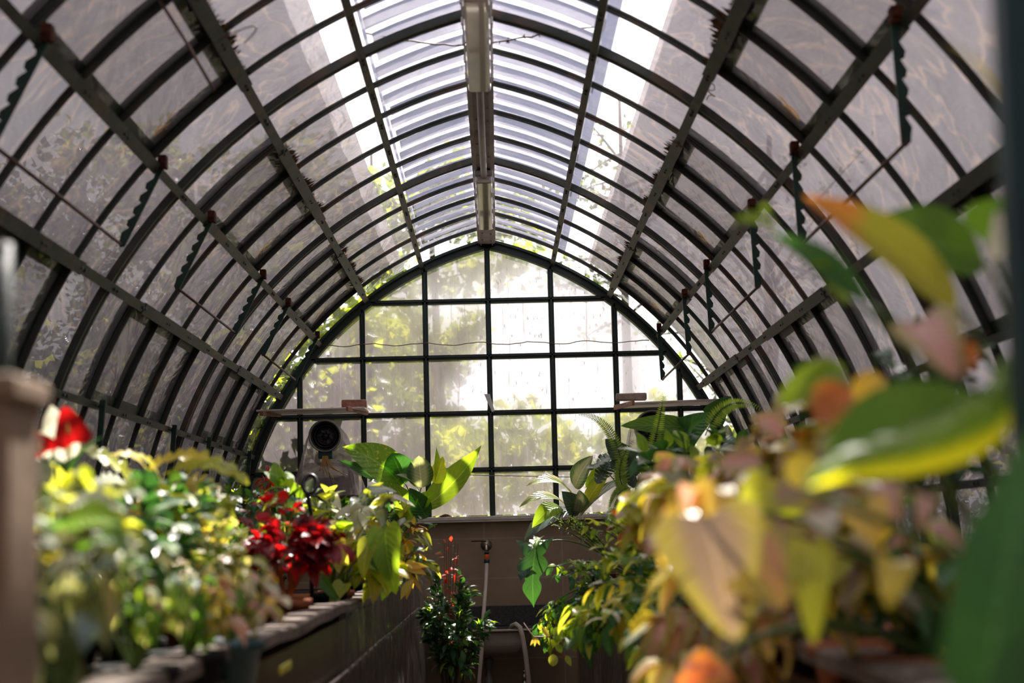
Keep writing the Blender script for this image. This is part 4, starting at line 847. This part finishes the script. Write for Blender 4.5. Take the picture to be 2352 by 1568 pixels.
# hero begonia leaves
o, top = plant('rex_begonia', 'rex begonia with a huge olive leaf rimmed yellow, out of focus at lower right', 'plant', .76, 2.6, 'blackpot', .08)
for (x0, y0, x1, y1, w, m, yy) in ((1620, 1190, 1690, 1470, .15, 'oliverim', 2.35), (1570, 1180, 1520, 1300, .05, 'gold', 2.4), (1590, 1160, 1560, 1110, .05, 'pink', 2.5), (1740, 1240, 1800, 1400, .09, 'olive', 2.4), (1860, 1250, 1870, 1480, .06, 'lime', 2.3),
                                  (1980, 1160, 2020, 1250, .07, 'gold', 2.3), (2130, 1130, 2115, 1220, .035, 'pink', 2.2), (1890, 1180, 1910, 1230, .05, 'white', 2.3), (2060, 1290, 2040, 1400, .05, 'yellow', 2.2), (1530, 1240, 1500, 1270, .05, 'pink', 2.5), (1790, 1260, 1730, 1400, .085, 'oliverim', 2.5), (1700, 1380, 1690, 1475, .06, 'lime', 2.45), (1880, 1230, 1820, 1370, .08, 'olive', 2.5), (1650, 1120, 1590, 1230, .06, 'gold', 2.5), (1780, 1120, 1700, 1200, .08, 'lime', 2.45), (1930, 1130, 1850, 1200, .07, 'oliverim', 2.5), (1720, 1220, 1800, 1290, .06, 'yellow', 2.6), (1620, 1170, 1640, 1120, .05, 'white', 2.6), (2030, 1110, 2060, 1200, .06, 'pink', 2.4), (1690, 1330, 1740, 1380, .04, 'yellow', 2.3)):
    big(o, P(x0, y0, yy), P(x1, y1, yy-.03), w, m, petiole=top if w > .08 else None, kind='heart', up=(-.2, -1, .4), bend=.1)
o, top = plant('rex_begonia', 'begonia with grey-green and coral round leaves left of the pale pink one', 'plant', .80, 2.5, 'blackpot', .08)
for (x0, y0, x1, y1, w, m, yy) in ((1960, 900, 1830, 900, .10, 'grey', 2.5), (1960, 900, 1870, 960, .075, 'coral', 2.45), (1990, 920, 2110, 1010, .06, 'gold', 2.3), (1990, 940, 2000, 850, .05, 'gold', 2.4), (1940, 840, 1790, 930, .05, 'bright', 2.5), (1870, 1050, 1820, 1115, .05, 'yellow', 2.3), (1750, 1060, 1650, 1070, .045, 'pink', 2.7), (1960, 1010, 1900, 1070, .06, 'grey', 2.35), (1800, 1000, 1740, 960, .05, 'pink', 2.7), (1880, 1100, 1780, 1150, .06, 'oliverim', 2.4)):
    big(o, P(x0, y0, yy), P(x1, y1, yy), w, m, petiole=top if w > .07 else None, kind='round', up=(0, -1, .5), bend=.12)
o, top = plant('tall_anthurium', 'tall plant with huge yellow-green leaf tipped orange at the upper right', 'plant', .82, 2.4, 'blackpot', .1)
for (x0, y0, x1, y1, w, m, yy, kd, u, b) in ((2200, 710, 1845, 450, .105, 'orange', 2.35, 'ovate', (.5, -1, .6), .06), (2260, 600, 1960, 540, .12, 'green', 2.5, 'ovate', (0, -1, .5), .10), (2270, 560, 2330, 450, .10, 'green', 2.5, 'ovate', (0, -1, .5), .1),
                                          (1790, 530, 1680, 505, .03, 'bright', 2.4, 'ovate', (0, -1, .8), .1), (1770, 510, 1745, 478, .03, 'bright', 2.4, 'ovate', (0, -1, .3), .1), (2000, 700, 1760, 530, .06, 'deep', 2.45, 'lance', (.3, -1, .6), .05), (1950, 690, 1860, 600, .06, 'bright', 2.45, 'ovate', (.3, -1, .6), .05),
                                          (2302, 590, 2285, 485, .05, 'white', 2.2, 'ovate', (0, -1, .2), .1), (2110, 740, 2200, 870, .09, 'pink', 2.2, 'heart', (0, -1, .3), .1), (2220, 860, 2215, 780, .035, 'coral', 2.2, 'ovate', (.4, -1, .2), .1), (2292, 250, 2165, 95, .034, 'yellow', 2.2, 'lance', (1, -.5, 1), .12)):
    big(o, P(x0, y0, yy), P(x1, y1, yy-.05), w, m, petiole=top if w > .05 else None, kind=kd, up=u, bend=b)
o, top = plant('rubber_plant', 'plant with one long curved green leaf edged yellow sweeping low at the right', 'plant', .78, 2.0, 'blackpot', .09)
mb = MB(); sp_ = [P(2322, 815, 1.9), P(2338, 900, 1.9), P(2318, 985, 1.88), P(2240, 1050, 1.86), P(2110, 1088, 1.85), P(1970, 1100, 1.84), P(1850, 1120, 1.82)]
vs = []; uv = []; nn = 30
for j in range(nn+1):
    t = j/nn*(len(sp_)-1); i = min(len(sp_)-2, int(t)); q = t-i
    a, b, c_, d_ = sp_[max(0, i-1)], sp_[i], sp_[i+1], sp_[min(len(sp_)-1, i+2)]
    p = .5*((2*b)+(c_-a)*q+(2*a-5*b+4*c_-d_)*q*q+(3*b-a-3*c_+d_)*q**3); tn_ = (c_-b).normalized(); nrm = Vv((-.35, -.1, .9))
    nrm = (nrm-tn_*nrm.dot(tn_)).normalized(); w = .058*max(0.02, math.sin(math.pi*(j/nn)**.9))**.6
    for k in range(7):
        u = k/6; vs.append(p+nrm*(w*u)+Vv((0, -.02*math.sin(math.pi*u), 0))); uv.append((u*.6, j/nn))
mb.add(vs, [(j*7+k, j*7+k+1, (j+1)*7+k+1, (j+1)*7+k) for j in range(nn) for k in range(6)], uv)
G['edge'] = leafmat('leaf_yellow_edged', (.10, .22, .03), (.18, .30, .04), 'rim', (.62, .60, .03), .5)
mb.build('leaf', G['edge'], o, True)
MB().tube(bez(top, (top+sp_[-1])*.5+Vv((.1, 0, .0)), sp_[-1], 8), .005, 6).build('petiole', M['stem'], o, True)
big(o, P(1900, 1075, 1.95), P(2290, 930, 2.0), .115, 'green', petiole=top, kind='ovate', up=(0, -1, .5), bend=.1)
o, top = plant('dumb_cane', 'large dark blue-green strap leaf close at the lower right corner', 'plant', .80, 1.75, 'blackpot', .09)
big(o, P(2250, 1640, 1.55), P(2370, 980, 1.6), .085, 'deep', petiole=None, kind='strap', up=(-.3, -1, .1), bend=.04)
big(o, P(2300, 1640, 1.62), P(2350, 1100, 1.65), .07, 'deep', petiole=top, kind='strap', up=(-.3, -1, .1), bend=.04)
o, top = plant('begonia', 'coral-red and orange leaves at the bottom edge by the aisle', 'plant', .74, 2.9, 'blackpot', .06)
for (x0, y0, x1, y1, w, m) in ((1640, 1525, 1555, 1590, 0.060, 'coral'), (1620, 1535, 1690, 1570, 0.043, 'coral'), (1600, 1515, 1570, 1540, 0.034, 'pink'), (1560, 1555, 1510, 1610, 0.043, 'oliverim'), (1600, 1555, 1610, 1640, 0.068, 'coral')):
    big(o, P(x0, y0, 2.6), P(x1, y1, 2.58), w, m, petiole=top if w > .058 else None, kind='heart', up=(0, -1, .5), bend=.1)

# ================================================================== outside
gr = MB(); gr.box((0, 25, FLOOR-.16), (160, 160, .1)); tag(gr.build('ground', M['ground']), 'ground outside the greenhouse', 'ground', kind=S)
def tree(name, label, x, y, h, r, n, mat, mat2=None, cat='tree', ls=(.10, .2), zlo=.35, trunk=.12, sparse=False):
    o = thing(name, label, cat, (x, y, FLOOR)); b = MB(); base = Vv((x, y, FLOOR)); topp = base+Vv((rnd(-.3, .3), 0, h*.85))
    b.tube(bez(base, base+Vv((0, 0, h*.4)), topp, 8), [trunk*(1-i/10) for i in range(9)], 8)
    ends = []
    for q in range(26):
        s0 = base.lerp(topp, rnd(zlo, .95)); d = rdir(); d.z = d.z*.5+.15; e = s0+Vv((d.x*r, d.y*r, d.z*r*1.0))*rnd(.5, 1)
        b.tube(bez(s0, (s0+e)*.5+Vv((0, 0, .1)), e, 5), [trunk*.25*(1-i/6) for i in range(6)], 5, False); ends.append((s0, e))
    b.build('trunk', M['bark'], o, True)
    A, B = MB(), MB()
    for q in range(n):
        s0, e = random.choice(ends); p = s0.lerp(e, rnd(.3, 1.1))+rdir()*r*(.12 if sparse else .22)*rnd(0, 1); l = rnd(*ls)
        leaf(B if (mat2 and random.random() < .35) else A, p, p+rdir()*l*.7, l*.5, .1, rdir(), .1, 'ovate', 1, 2)
    A.build('foliage', G[mat], o)
    if B.v: B.build('young_foliage', G[mat2], o)
tree('tree', 'dark dense tree outside the left of the gable', -4.3, 18.5, 6.4, 2.2, 8000, 'treedark', 'tree', zlo=.1)
tree('tree', 'yellow-green leafed tree outside behind the left gable panes', -3.9, 23., 7.8, 2.6, 6500, 'tree', 'treelime', zlo=.1, ls=(.2, .36))
tree('tree', 'yellow-green tree outside behind the centre of the gable', -1.9, 27.5, 9.0, 2.7, 7500, 'tree', 'treelime', zlo=.1, ls=(.2, .38))
tree('tree', 'slender yellow-green tree outside just left of the centre mullion', -.75, 24.5, 8.0, 1.5, 5200, 'tree', 'treelime', zlo=.1, ls=(.16, .3))
tree('tree', 'bare-branched tree outside behind the right gable panes', 4.3, 27., 9, 3.0, 900, 'tree', 'treedark', zlo=.3, sparse=True, trunk=.2)
tree('tree', 'thin tree crown outside above the upper right gable panes', 2.0, 26., 9.5, 1.8, 900, 'treedark', 'tree', zlo=.55, sparse=True)
for s, nm, hh, xx in ((-1, 'left', 3.0, 3.6), (1, 'right', 2.0, 4.6)):
    A, B = MB(), MB(); o = thing('hedge', 'dense dark hedge outside along the %s side of the greenhouse' % nm, 'hedge', (s*xx, 8, FLOOR))
    for q in range(9000):
        y = rnd(0, 17); z = FLOOR+rnd(0, 1)**.8*(hh+.35*math.sin(y*1.3)+.25*math.sin(y*3.1)); p = Vv((s*(xx+rnd(-.55, .55)), y, z)); l = rnd(.08, .17)
        leaf(A if random.random() < .75 else B, p, p+rdir()*l, l*.6, .1, rdir(), .1, 'ovate', 1, 2)
    A.build('foliage', G['treedark'], o); B.build('young_foliage', G['treelime'], o)
    mb = MB()
    for q in range(18): mb.tube([(s*xx, q, FLOOR), (s*xx, q+rnd(-.2, .2), FLOOR+hh*.8)], .04, 6)
    mb.build('trunk', M['bark'], o, True)
for i, (x, y, w, h, lab) in enumerate(((.8, 18.2, 3.0, 2.6, 'low flowering bushes outside below the centre gable panes'), (3.4, 18.6, 2.6, 2.45, 'low bush outside below the right gable panes'), (-1.85, 14.6, 1.6, 3.0, 'dense dark bush outside close behind the left gable panes'))):
    A, B = MB(), MB(); o = thing('bush', lab, 'bush', (x, y, FLOOR))
    for q in range(5200):
        p = Vv((x+rnd(-w/2, w/2), y+rnd(-.4, .4), FLOOR)); p.z += rnd(0, 1)*(h+.2*math.sin(p.x*5)); l = rnd(.10, .2)
        leaf(A if random.random() < .6 else B, p, p+rdir()*l, l*.6, .1, rdir(), .1, 'ovate', 1, 2)
    A.build('foliage', G['treedark' if i == 2 else 'tree'], o); B.build('young_foliage', G['treelime'], o)

# ================================================================== light
w = bpy.data.worlds.new('world'); bpy.context.scene.world = w; w.use_nodes = True; nt = w.node_tree; nt.nodes.clear()
out = nt.nodes.new('ShaderNodeOutputWorld'); bg = nt.nodes.new('ShaderNodeBackground')
tc = nt.nodes.new('ShaderNodeTexCoord'); sx = nt.nodes.new('ShaderNodeSeparateXYZ'); nt.links.new(tc.outputs['Generated'], sx.inputs[0])
SUN = Vv((.14, .70, .74)).normalized()      # the sky is brightest around the sun, dim on the far side
dp = nt.nodes.new('ShaderNodeVectorMath'); dp.operation = 'DOT_PRODUCT'; dp.inputs[1].default_value = SUN; nt.links.new(tc.outputs['Generated'], dp.inputs[0])
rp = nt.nodes.new('ShaderNodeValToRGB'); e = rp.color_ramp.elements; e[0].position = 0; e[0].color = (.22, .23, .27, 1); e[1].position = .72; e[1].color = (1.0, .98, .98, 1)
x_ = e.new(.3); x_.color = (.46, .48, .54, 1)
nt.links.new(dp.outputs['Value'], rp.inputs[0]); nt.links.new(rp.outputs[0], bg.inputs[0]); bg.inputs[1].default_value = 2.6
nt.links.new(bg.outputs[0], out.inputs[0])
sl = bpy.data.lights.new('sun', 'SUN'); sl.energy = 19; sl.angle = math.radians(.6); sl.color = (1, .94, .86)
so = bpy.data.objects.new('sun', sl); COL.objects.link(so)
so.rotation_euler = Vv((.14, .70, .74)).to_track_quat('Z', 'Y').to_euler()
sc = bpy.context.scene
sc.view_settings.view_transform = 'Standard'; sc.view_settings.look = 'None'; sc.view_settings.exposure = .18; sc.view_settings.gamma = 1
sc.cycles.transparent_max_bounces = 16; sc.cycles.max_bounces = 7; sc.cycles.transmission_bounces = 6; sc.cycles.diffuse_bounces = 3; sc.cycles.glossy_bounces = 2
sc.cycles.use_adaptive_sampling = True; sc.cycles.adaptive_threshold = .05
sc.cycles.caustics_reflective = False; sc.cycles.caustics_refractive = False; sc.cycles.sample_clamp_indirect = 6
sc.cycles.use_denoising = True
